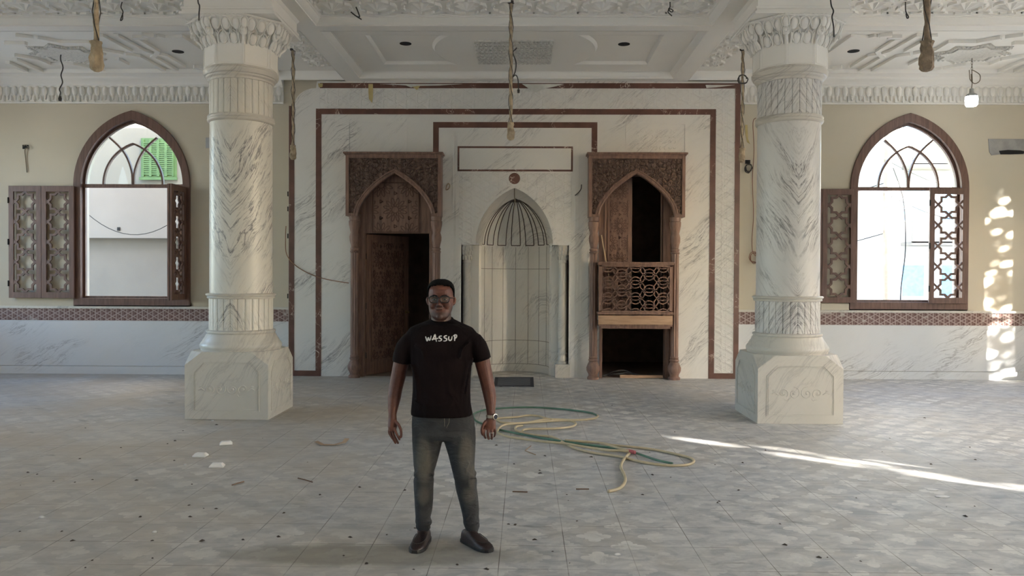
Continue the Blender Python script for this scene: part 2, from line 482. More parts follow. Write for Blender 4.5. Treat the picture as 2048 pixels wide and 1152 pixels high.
def side_win(yc, w_=2.4, zb=1.2, zs=3.45, za=4.85):
    return [(yc-w_/2, zb)] + arch(yc-w_/2, yc+w_/2, zs, za, 10) + [(yc+w_/2, zb)]
RW = [(12.40, .66, .5, 3.3, 3.95), (9.3, 1.3, 1.7), (5.6, 2.7, 1.0), (2.41, .80, 1.3, 2.75, 2.98), (-.6, 2.9, .4), (-3.55, 2.5, .4)]
LW = [(11.6, 2.0), (7.2, 1.4), (1.6, 1.8, 1.0), (-2.2, 1.6, 1.0)]
oy = [(YF-.3, 0), (WY, 0), (WY, 7.2), (YF-.3, 7.2)]
struct(MB().plate(oy, [side_win(*y) for y in RW], XR, XR+.34, 'x').build('wall_right', CREAM))
struct(MB().plate(oy, [side_win(*y) for y in LW], XL-.34, XL, 'x').build('wall_left', CREAM))
struct(MB().box(XL-.34, XR+.34, YF-.34, YF, 0, 7.2).build('wall_front', CREAM))
def wportal(w4, X, d):
    yc, ww = w4[0], w4[1]; zb = w4[2] if len(w4) > 2 else 1.2; za = w4[4] if len(w4) > 4 else 4.85
    portal((X, yc, (zb+za)/2), ww, za-zb, d)
for y in RW: wportal(y, XR+.2, (-1,0,0))
for y in LW: wportal(y, XL-.2, (1,0,0))
for g in WIN: portal(((g[0]+g[1])/2, WY+.2, (g[2]+g[4])/2), g[1]-g[0], g[4]-g[2], (0,-1,0))

struct(MB().box(XR+.1, XR+.16, 12.20, 12.26, .5, 3.9).build('trim_9', CREAM))
# wainscot, inlay band, ledge and skirting on both sides of the mihrab panel
PX0, PX1 = WX(577, 500), WX(1478, 500)
k = 0
for a, b, pxm in ((XL, PX0, 300), (PX1, XR, 1800)):
    zf = WZ(613 if pxm < 1000 else 621, pxm, WY-.03); zb1 = WZ(617.5 if pxm < 1000 else 625.5, pxm, WY-.03); zb0 = WZ(640 if pxm < 1000 else 649, pxm, WY-.03); zk = WZ(732 if pxm < 1000 else 742, pxm, WY-.03)
    struct(MB().box(a, b, WY-.03, WY, zk, zb0).build('trim_1' if k == 0 else 'trim_2', WAINSCOT_MARBLE))
    struct(MB().box(a, b, WY-.034, WY, zb0, zb1).box(a, b, WY-.037, WY, zb0-.012, zb0+.006).build('trim_3' if k == 0 else 'trim_4', INLAY))
    struct(MB().box(a, b, WY-.06, WY, zb1, zf).build('trim_5' if k == 0 else 'trim_6', COL_PLAIN))
    struct(MB().box(a, b, WY-.05, WY, 0, zk-.006).build('baseboard_back_left' if k == 0 else 'baseboard_back_right', WAINSCOT_MARBLE))
    k += 1

# ------------------------------------------------------------------ ceiling
CE = struct(MB().box(XL-.3, XR+.3, YF-.3, WY+.3, ZC, 7.15).build('ceiling', GYPSUM))
def ypl(py, z, px=1024): return on_z(px, py, z)[1]
R0, R1 = ypl(52, ZS), ypl(62, ZS)          # cross rib above the pillars
SY0 = ypl(157, ZS)                          # front edge of the soffit along the back wall
RX0, RX1 = -2.9, -2.63
m = MB()
m.box(XL, XR, R0, R1, ZS, ZC+.01)
for s in (-1, 1):
    a, b = sorted((s*2.63, s*2.90))
    m.box(a, b, YF, R0, ZS, ZC+.01).box(a, b, R1, WY, ZS, ZC+.01)
m.box(-2.63, 2.63, SY0, PY+.14, ZS, ZC+.01)
m.box(XL, XR, 5.2, 5.5, ZS, ZC+.01)
m.build('ceiling_rib', GYPSUM, CE)
# stepped mouldings round the inside of each coffer
def frame_mold(m, x0, x1, y0, y1, z0, steps):
    """steps: list of (inset, z) profile from soffit edge inwards and up"""
    rings = [[(x0+i, y0+i, z), (x1-i, y0+i, z), (x1-i, y1-i, z), (x0+i, y1-i, z)] for i, z in steps]
    m.loft(rings, cap=False)
prof = [(-.002, ZS-.004), (.012, ZS-.004), (.012, ZS+.012), (.024, ZS+.018), (.06, ZS+.05), (.075, ZS+.085), (.088, ZS+.09), (.088, ZS+.105), (.105, ZS+.11), (.11, ZC+.002)]
m = MB()
frame_mold(m, -2.63, 2.63, R1, SY0, ZS, prof)
frame_mold(m, -2.63, 2.63, 5.5, R0, ZS, prof)
for s in (-1, 1):
    a, b = sorted((s*2.90, s*9.6)); a = max(a, XL+.05)
    frame_mold(m, a, b, 5.5, R0, ZS, prof)
    frame_mold(m, a, b, R1, SY0+.1, ZS, [(0, ZS-.003), (.02, ZS+.01), (.05, ZS+.05), (.06, ZC+.002)])
m.build('coffer_molding', GYPSUM, CE, smooth='auto')
# inner coffer: field at ZP pierced by two pockets that stop against a disc
ZP = 5.125
Yi0, Yi1 = ypl(70, ZP), ypl(129, ZP)
xi = 2.12; yc = (Yi0+Yi1)/2 + .02; Rd = 1.2
def pocket(s, grow=0.0):
    pts = []
    y0, y1 = Yi0+grow, Yi1-grow; R = Rd+grow
    def xa(y): return math.sqrt(max(R*R-(y-yc)**2, .01))
    n = 12
    for i in range(n+1):
        y = y0+(y1-y0)*i/n; pts.append((s*xa(y), y))
    pts += [(s*(xi-grow), y1), (s*(xi-grow), y0)]
    return pts if s > 0 else pts[::-1]
m = MB().plate([(-2.55,R1+.08),(2.55,R1+.08),(2.55,SY0-.08),(-2.55,SY0-.08)], [pocket(1), pocket(-1)], ZP, ZC+.02, 'z')
for s in (1, -1):
    rings = [[(x, y, z) for x, y in pocket(s, g)] for g, z in ((0,ZP-.002),(.01,ZP-.002),(.014,ZP+.012),(.045,ZP+.045),(.06,ZP+.07),(.075,ZP+.072),(.09,ZP+.09))]
    m.loft(rings, cap=False)
m.build('inner_coffer', GYPSUM, CE, smooth='auto')
# the ceiling above the pockets is a little higher: pocket tops are the ceiling field itself

def mk_carved(name, s1=14, col=(.74,.71,.65)):
    n = NT(name); v, x, y, z = n.pos('world')
    d = n.voro(n.xyz(x, n.M('MULTIPLY', y, .8), 0), s1, 'DISTANCE_TO_EDGE', .9); e = n.noise(n.xyz(x, y, 0), s1*1.6, 3, .6, 2.0)
    h = n.M('ADD', n.step(d, .03, .2), n.step(e, .45, .6))
    return n.done(n.mix(n.step(h, .3, 1.3), tuple(q*.9 for q in col), col), .85, n.bump(h, .004, .8))
CARVED = mk_carved('carved_gypsum_arabesque')
ax0, ay0 = on_z(948, 78, ZP)[0], on_z(1030, 80, ZP)[1]; ax1, ay1 = on_z(1112, 78, ZP)[0], on_z(1030, 125, ZP)[1]
ax1 = -ax0*.98
rng = random.Random(3)
m = MB().box(ax0, ax1, ay0, ay1, ZP-.02, ZP+.005)
for i in range(17):
    for j in range(13):
        x = ax0+(ax1-ax0)*(i+.5)/17; y = ay0+(ay1-ay0)*(j+.5)/13
        sgn = 1 if x < 0 else -1; a = sgn*(.8 if j % 2 else -.5) + rng.uniform(-.5, .5); r = .035
        pts = [(x+r*math.cos(a+t)*(.4+.2*t), y+r*math.sin(a+t)*(.4+.2*t), ZP-.03) for t in (0, .8, 1.6, 2.4, 3.2, 4.0)]
        m.tube(pts, .011, 4)
m.build('ceiling_medallion', CARVED, CE)

def star_poly(cx, cy, R, r, n=8, ph=0, sx=1, sy=1):
    return [(cx+sx*(R if i % 2 == 0 else r)*math.cos(ph+PI*i/n), cy+sy*(R if i % 2 == 0 else r)*math.sin(ph+PI*i/n)) for i in range(2*n)]

# strapwork of the side bays, read off the right bay and mirrored to the left
SB = [[(75,460),(285,310),(430,320),(500,300)], [(285,580),(440,480),(530,465)], [(355,610),(560,490),(530,465),(512,440),(690,328)], [(600,318),(720,315)],
      [(560,460),(640,435),(880,295)], [(470,610),(690,485),(800,468)], [(760,440),(1020,295)], [(800,558),(890,510)],
      [(830,462),(1045,425),(1150,360),(1385,360),(1605,320)], [(1640,318),(1800,298)], [(1005,605),(1070,598)], [(1095,592),(1290,558),(1510,558),(1620,510)],
      [(1610,510),(1830,478)], [(1585,620),(1830,512)], [(1700,630),(1900,540)], [(1710,368),(1900,368)], [(110,590),(195,578)], [(530,300),(640,290)]]
m = MB()
for li, L in enumerate(SB):
    P = [on_z(1640+a/4.431, b/4.431, ZC) for a, b in L]
    for s in (1, -1):
        m.path([(s*x, y, ZC) for x, y in P], .075, .042+.0007*li, (0,0,-1))
m.build('strapwork_relief', GYPSUM, CE)
for s in (1, -1):
    cx, cy = on_z(1942, 106, ZC); cx *= s
    hx = abs(on_z(2022, 106, ZC)[0]-abs(cx)); hy = abs(on_z(1942, 88, ZC)[1]-cy)
    m = MB()
    o1 = star_poly(cx, cy, 1, .72, 8, 0, hx, hy*1.1); o2 = star_poly(cx, cy, .8, .6, 8, 0, hx, hy*1.1)
    m.plate(o1, [], ZC-.012, ZC+.01, 'z').plate(o2, [], ZC-.035, ZC+.01, 'z')
    for i in range(60):
        for a in (i/60,):
            j = int(a*16); t = a*16-j; p, q = o1[j], o1[(j+1) % 16]
            x = p[0]+(q[0]-p[0])*t; y = p[1]+(q[1]-p[1])*t; m.ell((x*.97+cx*.03, y*.97+cy*.03, ZC-.02), (.022,.022,.02), 6, 4)
    m.build('ceiling_medallion', CARVED, CE)
# rows of star pyramids with short bars in the near bays
def star_cell(m, cx, cy, p=.58, s=1.0):
    sd0 = (int(abs(cx)*7.3+abs(cy)*3.1) % 2)*.0006
    b = star_poly(cx, cy, .17*s, .10*s); o = len(m.v)
    m.v += [(x, y, ZC+.003) for x, y in b] + [(cx, cy, ZC-.065)]
    m.f += [(o+i, o+(i+1) % 16, o+16) for i in range(16)]
    for k in range(8):
        a = PI/8+PI*k/4; c, sn = math.cos(a), math.sin(a)
        x, y = cx+.225*s*c, cy+.225*s*sn
        t = Vector((-sn, c, 0))*.055*s; u = Vector((c, sn, 0))*.03*s
        m.path([Vector((x,y,ZC))-t-u*.2, Vector((x,y,ZC))+u, Vector((x,y,ZC))+t*1.6+u*.2], .028*s, .028+.0011*k+sd0, (0,0,-1))
    for k in range(4):
        a = PI/4+PI*k/2; x, y = cx+.36*s*math.cos(a), cy+.36*s*math.sin(a)
        m.path([(x-.045*s, y, ZC), (x+.045*s, y, ZC)], .03*s, .0235+.001*k+sd0, (0,0,-1))
m = MB()
y0 = ypl(12, ZC)
for r in range(4):
    for i in range(-4, 5): star_cell(m, i*.575-.02, y0-.575*r)
    for i in range(11):
        for s in (1, -1): star_cell(m, s*(3.42+i*.575), y0-.575*r)
for s in (1, -1):
    for r in range(4): star_cell(m, s*3.2, 12.95-.42*r, s=.62)
m.build('star_relief', GYPSUM, CE)

# cornice with a row of egg shaped niches on the cream wall, both sides
zc0, zc1 = WZ(206, 1700, WY-.04), WZ(171, 1700, WY-.1)
for k, (a, b) in enumerate(((XL, WX(566, 190, WY-.05)), (PX1+.02, XR))):
    m = MB()
    pr = [(WY, zc0-.02), (WY-.05, zc0-.02), (WY-.05, zc0), (WY-.03, zc0+.01), (WY-.045, zc0+.13), (WY-.06, zc1-.03), (WY-.10, zc1), (WY-.10, zc1+.012), (WY-.13, zc1+.05),
          (WY-.2, zc1+.09), (WY-.30, zc1+.12), (WY-.32, zc1+.135), (WY-.36, zc1+.14), (WY-.38, ZC), (WY, ZC)]
    m.loft([[(x, y, z) for y, z in pr] for x in (a, b)])
    n = int((b-a)/.1305)
    for i in range(n):
        x = a+.065+i*.1305
        m.ell((x, WY-.065, zc0+.19), (.046, .045, .088), 10, 8)
        m.ell((x, WY-.055, zc0+.08), (.022, .03, .05), 6, 5)
        m.ell((x+.065, WY-.055, zc0+.06), (.022, .035, .055), 6, 5)
        m.box(x-.0635, x-.0475, WY-.07, WY-.03, zc0+.005, zc0+.02)
    struct(m.build('trim_7' if k == 0 else 'trim_8', GYPSUM, smooth='auto'))

# downlight holes: black discs on the ceiling, inner shade put into the colour
HOLE = simple('black_fitting_and_hole_shade', (.012,.011,.010), .9)  # near-black colour for hole shade and for black fittings
for (px, py, z) in ((356,103,ZC), (811,87,ZC), (1248,88,ZC), (1707,102,ZC)):
    x, y = on_z(px, py, z)
    MB().lathe([(.001, 0), (.082, 0), (.088, -.004), (.088, .01)], (x, y, z-.002), 20, cap=False).build('downlight_hole_disc', HOLE, CE)
# ------------------------------------------------------------------ mihrab wall panel and niche
def seg_clip(a, b, x0, x1, z0, z1):
    dx, dz = b[0]-a[0], b[1]-a[1]; t0, t1 = 0.0, 1.0
    for p, q in ((-dx, a[0]-x0), (dx, x1-a[0]), (-dz, a[1]-z0), (dz, z1-a[1])):
        if abs(p) < 1e-9:
            if q < 0: return None
        else:
            r = q/p
            if p < 0: t0 = max(t0, r)
            else: t1 = min(t1, r)
    if t0 >= t1: return None
    return (a[0]+dx*t0, a[1]+dz*t0), (a[0]+dx*t1, a[1]+dz*t1)
def girih(m, x0, x1, z0, z1, p, y, w_=.012, h=.008, off=(0,0), map3=None):
    """raised interlace of 12-point stars on a hexagonal lattice, clipped to a rectangle; map3 maps (a,b)->3D"""
    S = []
    def poly(P):
        for i in range(len(P)): S.append((P[i], P[(i+1) % len(P)]))
    ny = int((z1-z0)/(p*.866))+3; nx = int((x1-x0)/p)+3
    for j in range(-1, ny):
        for i in range(-1, nx):
            cx = x0+off[0]+p*(i+(.5 if j % 2 else 0)); cz = z0+off[1]+p*.866*j
            poly([(cx+p*(.155 if k % 2 else .10)*math.cos(PI*k/12), cz+p*(.155 if k % 2 else .10)*math.sin(PI*k/12)) for k in range(24)])
            for k in range(12):
                a = PI/12+PI*k/6; c = math.cos; s_ = math.sin
                q = [(cx+p*.155*c(a), cz+p*.155*s_(a)), (cx+p*.24*c(a-.2), cz+p*.24*s_(a-.2)), (cx+p*.36*c(a-.13), cz+p*.36*s_(a-.13)), (cx+p*.43*c(a), cz+p*.43*s_(a)), (cx+p*.36*c(a+.13), cz+p*.36*s_(a+.13)), (cx+p*.24*c(a+.2), cz+p*.24*s_(a+.2))]
                poly(q)
            for k in range(6):
                a = PI/6+PI*k/3; r = p*.577
                qx, qz = cx+r*math.cos(a), cz+r*math.sin(a)
                poly([(qx+p*.07*math.cos(b), qz+p*.07*math.sin(b)) for b in (0, 2.09, 4.19)])
    if map3 is None: m.box(x0, x1, y+.001, y+.004, z0, z1)
    for a, b in S:
        c = seg_clip(a, b, x0, x1, z0, z1)
        if c:
            (ax, az), (bx, bz) = c
            if math.hypot(ax-bx, az-bz) < .003: continue
            if map3: m.bar(map3(ax, az), map3(bx, bz), w_, h, map3(None, None))
            else: m.bar((ax, y, az), (bx, y, bz), w_, h, (0,1,0))
    return m

def two_tone(o, back, nback=6):
    o.data.materials.append(back)
    for p in o.data.polygons[:nback]: p.material_index = 1
    return o
MI = thing('mihrab', 'wide white marble prayer wall with brown marble borders and a pointed arched niche', 'mihrab', (0, PY, 0), kind='thing')
zi = WZ(490); nxl, nxr = WX(922, 600), WX(1137.5, 600); axl, axr = WX(951, 490), WX(1106, 490); aza = WZ(375.5)
dl0, dl1 = WX(714, 600), WX(864, 600); dlt = WZ(338); dr0, dr1 = WX(1199, 600), WX(1347, 600); drt = WZ(340)
ztop = ZS-.004
o = [(PX0, 0), (PX0, WZ(213, 580))]
cx, cz = WX(628, 200), WZ(213, 580)
for i in range(0, 9):
    a = PI-PI/2*i/8; o.append((WX(632,200)+math.cos(a)*(WX(632,200)-WX(588,200)), WZ(213,600)+math.sin(a)*(WZ(176,600)-WZ(213,600))))
o += [(WX(634,170), ztop), (PX1, ztop), (PX1, 0), (dr1, 0), (dr1, drt), (dr0, drt), (dr0, 0)]
o += [(nxr, 0), (nxr, zi)] + arch(axl, axr, zi, aza, 16)[::-1] + [(nxl, zi), (nxl, 0)]
o += [(dl1, 0), (dl1, dlt), (dl0, dlt), (dl0, 0)]
MB().plate(o, [], PY, WY+.02).build('marble_panel', WHITE_MARBLE, MI)

def strip(pts, w_, mat, name, d=.006, y=PY):
    return MB().path([(a, y, b) for a, b in pts], w_, d, (0,-1,0)).build(name, mat, MI)
bw = .094
xo0, xo1 = WX(582.5, 500), WX(1478, 500); zo = WZ(171.5)
xi0, xi1 = WX(637, 500), WX(1424.5, 450); z2 = WZ(223.5, 1030)
strip([(xo0+.005, bw/2), (xo0+.005, WZ(212, 580))], bw, BROWN, 'outer_border')
strip([(WX(640,170), zo), (xo1-.04, zo), (xo1-.04, 0)], bw*.93, BROWN, 'outer_border')
strip([(xo0-.04, bw/2), (xi0+.047, bw/2)], bw, BROWN, 'outer_border', .0065)
strip([(xi1-.047, bw/2), (xo1+.0, bw/2)], bw, BROWN, 'outer_border', .0065)
strip([(xi0, 0), (xi0, z2), (xi1, z2), (xi1, 0)], bw, BROWN, 'inner_border')
xa0, xa1 = WX(872, 260), WX(1189, 260); z3 = WZ(250)
strip([(xa0, WZ(306)), (xa0, z3), (xa1, z3), (xa1, WZ(306))], bw*1.02, BROWN, 'inner_border')
ix0, ix1, iz0, iz1 = WX(917, 310), WX(1144, 310), WZ(341), WZ(294.5)
MB().path([(ix0,PY,iz0),(ix0,PY,iz1),(ix1,PY,iz1),(ix1,PY,iz0)], .03, .006, (0,-1,0), closed=True).build('inscription_frame', BROWN, MI)
MB().plate(circ(WX(1029,357), WZ(357), .095, 32), [], PY-.008, PY+.001).build('medallion', BROWN, MI, bevel=.003)
# relief fields
rb0, rb1 = xi1+.06, xo1-.10
MB().box(rb0, rb1, PY-.005, PY, .10, zo-.05).build('relief_band', RELIEF_MARBLE, MI)
MB().box(xi0+.02, xi1+.06, PY-.005, PY, z2+.06, zo-.05).build('relief_band', RELIEF_MARBLE, MI)
sp0, sp1 = WX(918, 420), WX(1143, 420)
m = MB().plate([(sp0, zi+.005)] + [(axl-.05, zi+.005)] + arch(axl-.05, axr+.05, zi+.005, aza+.055, 14)[1:] + [(sp1, zi+.005), (sp1, WZ(346)), (sp0, WZ(346))], [circ(WX(1029,357), WZ(357), .10, 24)], PY-.005, PY)
m.build('relief_field', marble('fine_relief_marble', ang=42, relief=('x','z',6.5,.006), amount=.4, seed=6), MI)
# raised arch lip and vertical fillets
m = MB().path([(a, PY, b) for a, b in arch(axl-.045, axr+.045, zi, aza+.05, 20)], .022, .012, (0,-1,0))
for px in (905, 911, 1150, 1156): m.path([(WX(px,600), PY, .02), (WX(px,600), PY, WZ(262))], .012, .010, (0,-1,0))
for a, b, c, d in ((697,812,244,303), (1251,1369,247,303)):
    m.path([(WX(a),PY,WZ(d)),(WX(a),PY,WZ(c)),(WX(b),PY,WZ(c)),(WX(b),PY,WZ(d))], .02, .01, (0,-1,0), closed=True)
m.path([(WX(1162,600), PY, .03), (WX(1162,600), PY, WZ(500)), (WX(1176,600), PY, WZ(500)), (WX(1176,600), PY, .03)], .01, .008, (0,-1,0))
m.build('fillet_molding', WHITE_MARBLE, MI)
# carved scroll lettering panel above the right canopy is only a soft arabesque relief
m = MB(); rng = random.Random(11)
x0, x1, z0, z1 = WX(1270), WX(1352), WZ(300), WZ(256)
m.box(x0-.02, x1+.02, PY-.002, PY, z0-.02, z1+.02)
for i in range(9):
    for j in range(4):
        x = x0+(x1-x0)*(i+.5)/9; z = z0+(z1-z0)*(j+.5)/4; a = rng.uniform(0, 6); r = .028
        m.tube([(x+r*math.cos(a+t)*(.5+.15*t), PY-.002, z+r*math.sin(a+t)*(.5+.15*t)) for t in (0,.7,1.4,2.1,2.8,3.5)], .006, 4)
m.build('arabesque_pattern', WHITE_MARBLE, MI)

# niche
JY = PY+.215; NR = .595; NY = PY+.33
plan = [(nxl, PY+.005), (nxl, JY), (-NR-.03, JY), (-NR-.03, NY-.02), (-NR, NY)] + [(-NR*math.cos(PI*i/96), NY+NR*math.sin(PI*i/96)) for i in range(1, 96)] + [(NR, NY), (NR+.03, NY-.02), (NR+.03, JY), (nxr, JY), (nxr, PY+.005)]
m = MB()
zrows = [0, .12, .13, zi]
m.loft([[(x, y, z) for x, y in plan] for z in (0, zi)], cap=False, closed_ring=False)
m.build('niche_wall', NICHE_MARBLE, MI, smooth='auto')
MB().plate([(nxl, PY+.01), (nxr, PY+.01), (nxr, NY+NR+.1), (nxl, NY+NR+.1)], [], -.05, .002, 'z').build('niche_floor', FLOOR, MI)
iza = on_y(1029, 396, NY)[1]
outA = arch(axl, axr, zi, aza, 20); inA = arch(-NR, NR, zi, iza, 20)
m = MB().loft([[(x, PY+.001, z) for x, z in outA], [(x, PY+.06, z) for x, z in outA], [(x*.97, NY-.06, z-.01) for x, z in inA], [(x, NY, z) for x, z in inA]], cap=False, closed_ring=False)
m.box(nxl, axl+.06, PY+.02, JY+.02, zi, zi+.03).box(axr-.06, nxr, PY+.02, JY+.02, zi, zi+.03)
m.build('arch_reveal', marble('reveal_marble', ang=50, amount=.6, base=(.62,.59,.54)), MI, smooth='auto')
half = [(x, z) for x, z in inA[:21]]
rings = []
for x, z in half: rings.append([(-abs(x)*math.cos(PI*i/36), NY+abs(x)*math.sin(PI*i/36), z) for i in range(37)])
MB().loft(rings, cap=False, closed_ring=False).build('semi_dome', NICHE_MARBLE, MI, smooth=True)
m = MB()
def dome(phi, t):   # t 0..1 along half profile
    f = t*20; i = min(int(f), 19); u = f-i; x = abs(half[i][0])*(1-u)+abs(half[i+1][0])*u; z = half[i][1]*(1-u)+half[i+1][1]*u
    x = max(x-.006, .001)
    return (-x*math.cos(phi), NY+x*math.sin(phi), z)
for g in range(7):
    c = PI*(g+.5)/7; hw = PI/7*.31
    t0 = .025
    L = [dome(c-hw, t0+(.93-t0)*i/16) for i in range(17)]; R_ = [dome(c+hw, t0+(.93-t0)*i/16) for i in range(17)]
    m.tube(L, .0068, 4); m.tube(R_, .0068, 4); m.tube([dome(c-hw+2*hw*i/5, t0) for i in range(6)], .0068, 4)
rings = [[(-(abs(x)-.012 if abs(x) > .02 else 0)*math.cos(PI*i/20), NY+(abs(x)-.012 if abs(x) > .02 else 0)*math.sin(PI*i/20), z-.004) for i in range(21)] for x, z in [(dome(0, t)[0], dome(0, t)[2]) for t in (.86, .9, .95, .99)]]
m.loft(rings, cap=False, closed_ring=False)
m.build('stripe_pattern', simple('dark_brown_stone', (.075,.045,.03), .4), MI)
# joints
m = MB()
zz = [on_y(1029, q, NY+NR)[1] for q in (499, 538, 680, 727)]
for i in range(0, 9):
    phi = PI*(i+.0)/8
    x, y = -(NR-.002)*math.cos(phi), NY+(NR-.002)*math.sin(phi)
    if 0 < i < 8: m.tube([(x, y, zz[3]), (x, y, zi)], .0035, 4)
for z in zz[1:]: m.tube([(-(NR-.002)*math.cos(PI*i/24), NY+(NR-.002)*math.sin(PI*i/24), z) for i in range(25)], .004, 4)
m.build('stone_joint', simple('grey_joint', (.25,.225,.19), .8), MI)
# corner columnettes on plinths
for px, s in ((932, -1), (1126, 1)):
    cx = WX(px, 600); cy = PY+.12
    zb = WZ(728); zc = WZ(524); zb2 = WZ(702)
    c = MB().lathe([(.076, zb2), (.074, zb2+.4), (.069, zc)], (cx, cy, 0), 24).build('columnette', COL_PLAIN, MI, smooth='auto')
    MB().lathe([(.095, zb), (.095, zb+.04), (.08, zb+.05), (.088, zb+.09), (.075, zb+.12), (.075, zb+.15), (.085, zb+.17), (.07, zb+.2), (.068, zb2+.03)], (cx, cy, 0), 24).build('columnette_base', COL_PLAIN, c, smooth='auto')
    m = MB().lathe([(.062, zc-.02), (.078, zc-.01), (.07, zc+.01), (.075, zc+.08), (.1, zc+.2), (.105, zi-.03), (.105, zi-.002)], (cx, cy, 0), 16)
    for k in range(10):
        a = 2*PI*k/10
        for rr, zz_, sz in ((.078, zc+.07, .024), (.09, zc+.16, .026), (.103, zc+.23, .026)):
            m.ell((cx+rr*math.cos(a+zz_), cy+rr*math.sin(a+zz_), zz_), (sz*.8, sz*.8, sz*1.6), 6, 5)
    m.build('columnette_capital', COL_PLAIN, c, smooth='auto')
    b0, b1 = sorted((cx-.13, cx+.12))
    p = MB().box(b0, b1, PY-.02, JY, 0, zb).build('plinth', COL_PLAIN, MI, bevel=.006)
    MB().path([(b0+.04,PY-.02,.05),(b1-.04,PY-.02,.05),(b1-.04,PY-.02,zb-.04),(b0+.04,PY-.02,zb-.04)], .014, .006, (0,-1,0), closed=True).build('plinth_relief', COL_PLAIN, p)

# ------------------------------------------------------------------ carved wooden portals
YC = 13.32
def turned_post(m, cx, cy, zt, r=.062):
    pr = [(.105,0),(.105,.035),(.08,.06),(.085,.09),(.117,.15),(.12,.20),(.095,.26),(.07,.30),(.084,.315),(.084,.335),(.07,.345),(.078,.37),(.066,.39)]
    m.lathe([(q*r/.066, z) for q, z in pr], (cx, cy, 0), 24)
    rings = []
    for z in (.385, zt-.60):
        rings.append([(cx+r*(1+.07*math.cos(10*a))*math.cos(a), cy+r*(1+.07*math.cos(10*a))*math.sin(a), z) for a in [2*PI*k/60 for k in range(60)]])
    m.loft(rings)
    pr = [(.066,-.61),(.082,-.60),(.082,-.585),(.068,-.575),(.076,-.55),(.076,-.53),(.062,-.52),(.07,-.47),(.088,-.40),(.09,-.34),(.08,-.30),(.07,-.27),(.082,-.22),(.1,-.14),(.104,-.08),(.092,-.07),(.098,-.03),(.098,.001)]
    m.lathe([(q*r/.066, zt+z) for q, z in pr], (cx, cy, 0), 24)
    return m
def canopy(T, x0, x1, zt, zb, al, ar, aa, hood='canopy'):
    """hood with carved spandrels: x0,x1 outer, zt top, zb bottom, arch opening al..ar with apex aa"""
    A = arch_flat(al, ar, zb, aa, 14, .30, (.40,.72))
    C = MB()
    fw = .055
    C.box(x0, x0+fw, YC, PY, zb, zt-.05).box(x1-fw, x1, YC, PY, zb, zt-.05)
    C.box(x0+fw, x1-fw, YC, YC+.06, zt-.10, zt-.05).box(x0+fw, al, YC, PY, zb, zb+.045).box(ar, x1-fw, YC, PY, zb, zb+.045)
    C.box(x0, x1, YC+.02, PY, zt-.05, zt-.03).box(x0-.012, x1+.012, YC-.012, PY, zt-.055, zt-.03).box(x0-.035, x1+.035, YC-.035, PY, zt-.03, zt)
    c = C.build(hood, WOOD, T, bevel=.004)
    m = MB().plate([(x0+fw, zb+.045), (al+.001, zb+.045)] + [p for p in A if p[1] > zb+.05] + [(ar-.001, zb+.045), (x1-fw, zb+.045), (x1-fw, zt-.10), (x0+fw, zt-.10)], [], YC+.030, YC+.06)
    spandrel = m; m = MB(); n = len(A)
    rim = [(a, b) for a, b in A]
    def off(k):
        r = []
        for i, (a, b) in enumerate(rim):
            p, q = rim[max(i-1,0)], rim[min(i+1,n-1)]; d = Vector((q[0]-p[0], q[1]-p[1])).normalized(); r.append((a-d.y*k, b+d.x*k))
        return r
    o2 = off(.07); o2 = [(a, b) for a, b in o2]
    m.loft([[(a, YC-.004, b) for a, b in off(.07)], [(a, YC-.004, b) for a, b in off(.05)], [(a, YC+.008, b) for a, b in off(.045)], [(a, YC+.004, b) for a, b in off(.02)], [(a, YC+.016, b) for a, b in rim], [(a, YC+.12, b) for a, b in rim], [(a, YC+.12, b) for a, b in off(.07)], [(a, YC-.004, b) for a, b in off(.07)]], cap=False, closed_ring=False)
    m.build('arch_rim', WOOD, c, smooth='auto')
    # arabesque tracery lines carved on the spandrel
    m = spandrel; rng = random.Random(5)
    def inside(a, b):
        for i in range(n-1):
            if A[i][0] <= a <= A[i+1][0]:
                t = (a-A[i][0])/max(A[i+1][0]-A[i][0], 1e-6); return b < A[i][1]*(1-t)+A[i+1][1]*t+.10
        return False
    xm = (x0+x1)/2
    for i in range(9):
        for j in range(12):
            a = x0+.10+i*(xm-x0-.12)/8; b = zt-.15-j*(zt-zb-.25)/11
            if inside(a, b) or b < zb+.1: continue
            ph = rng.uniform(0, 6); sg = rng.choice((-1, 1)); r = rng.uniform(.036, .055)
            P = [(r*(1-.13*t)*math.cos(ph+sg*t*.8), r*(1-.13*t)*math.sin(ph+sg*t*.8)) for t in range(7)]
            if any(inside(a+p, b+q) for p, q in P): continue
            for s in (1, -1): m.tube([(xm+s*(a+p-xm), YC+.020, b+q) for p, q in P], .0095, 5)
            if rng.random() < .6:
                for s in (1, -1): m.ell((xm+s*(a-xm), YC+.024, b), (.024,.012,.028), 8, 5)
    m.build('carved_spandrel', WOOD_FLORAL, c)
    return c
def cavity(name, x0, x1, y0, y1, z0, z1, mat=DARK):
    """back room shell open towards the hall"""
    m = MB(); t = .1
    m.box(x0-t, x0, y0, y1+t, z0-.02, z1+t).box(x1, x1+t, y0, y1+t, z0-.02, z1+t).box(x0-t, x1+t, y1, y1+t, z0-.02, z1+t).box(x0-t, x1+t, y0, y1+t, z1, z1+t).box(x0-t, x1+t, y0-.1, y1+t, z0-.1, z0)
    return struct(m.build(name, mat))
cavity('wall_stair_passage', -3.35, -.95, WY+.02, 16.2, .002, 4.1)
cavity('wall_pulpit_passage', .95, 3.3, WY+.02, 16.2, .002, 4.1)

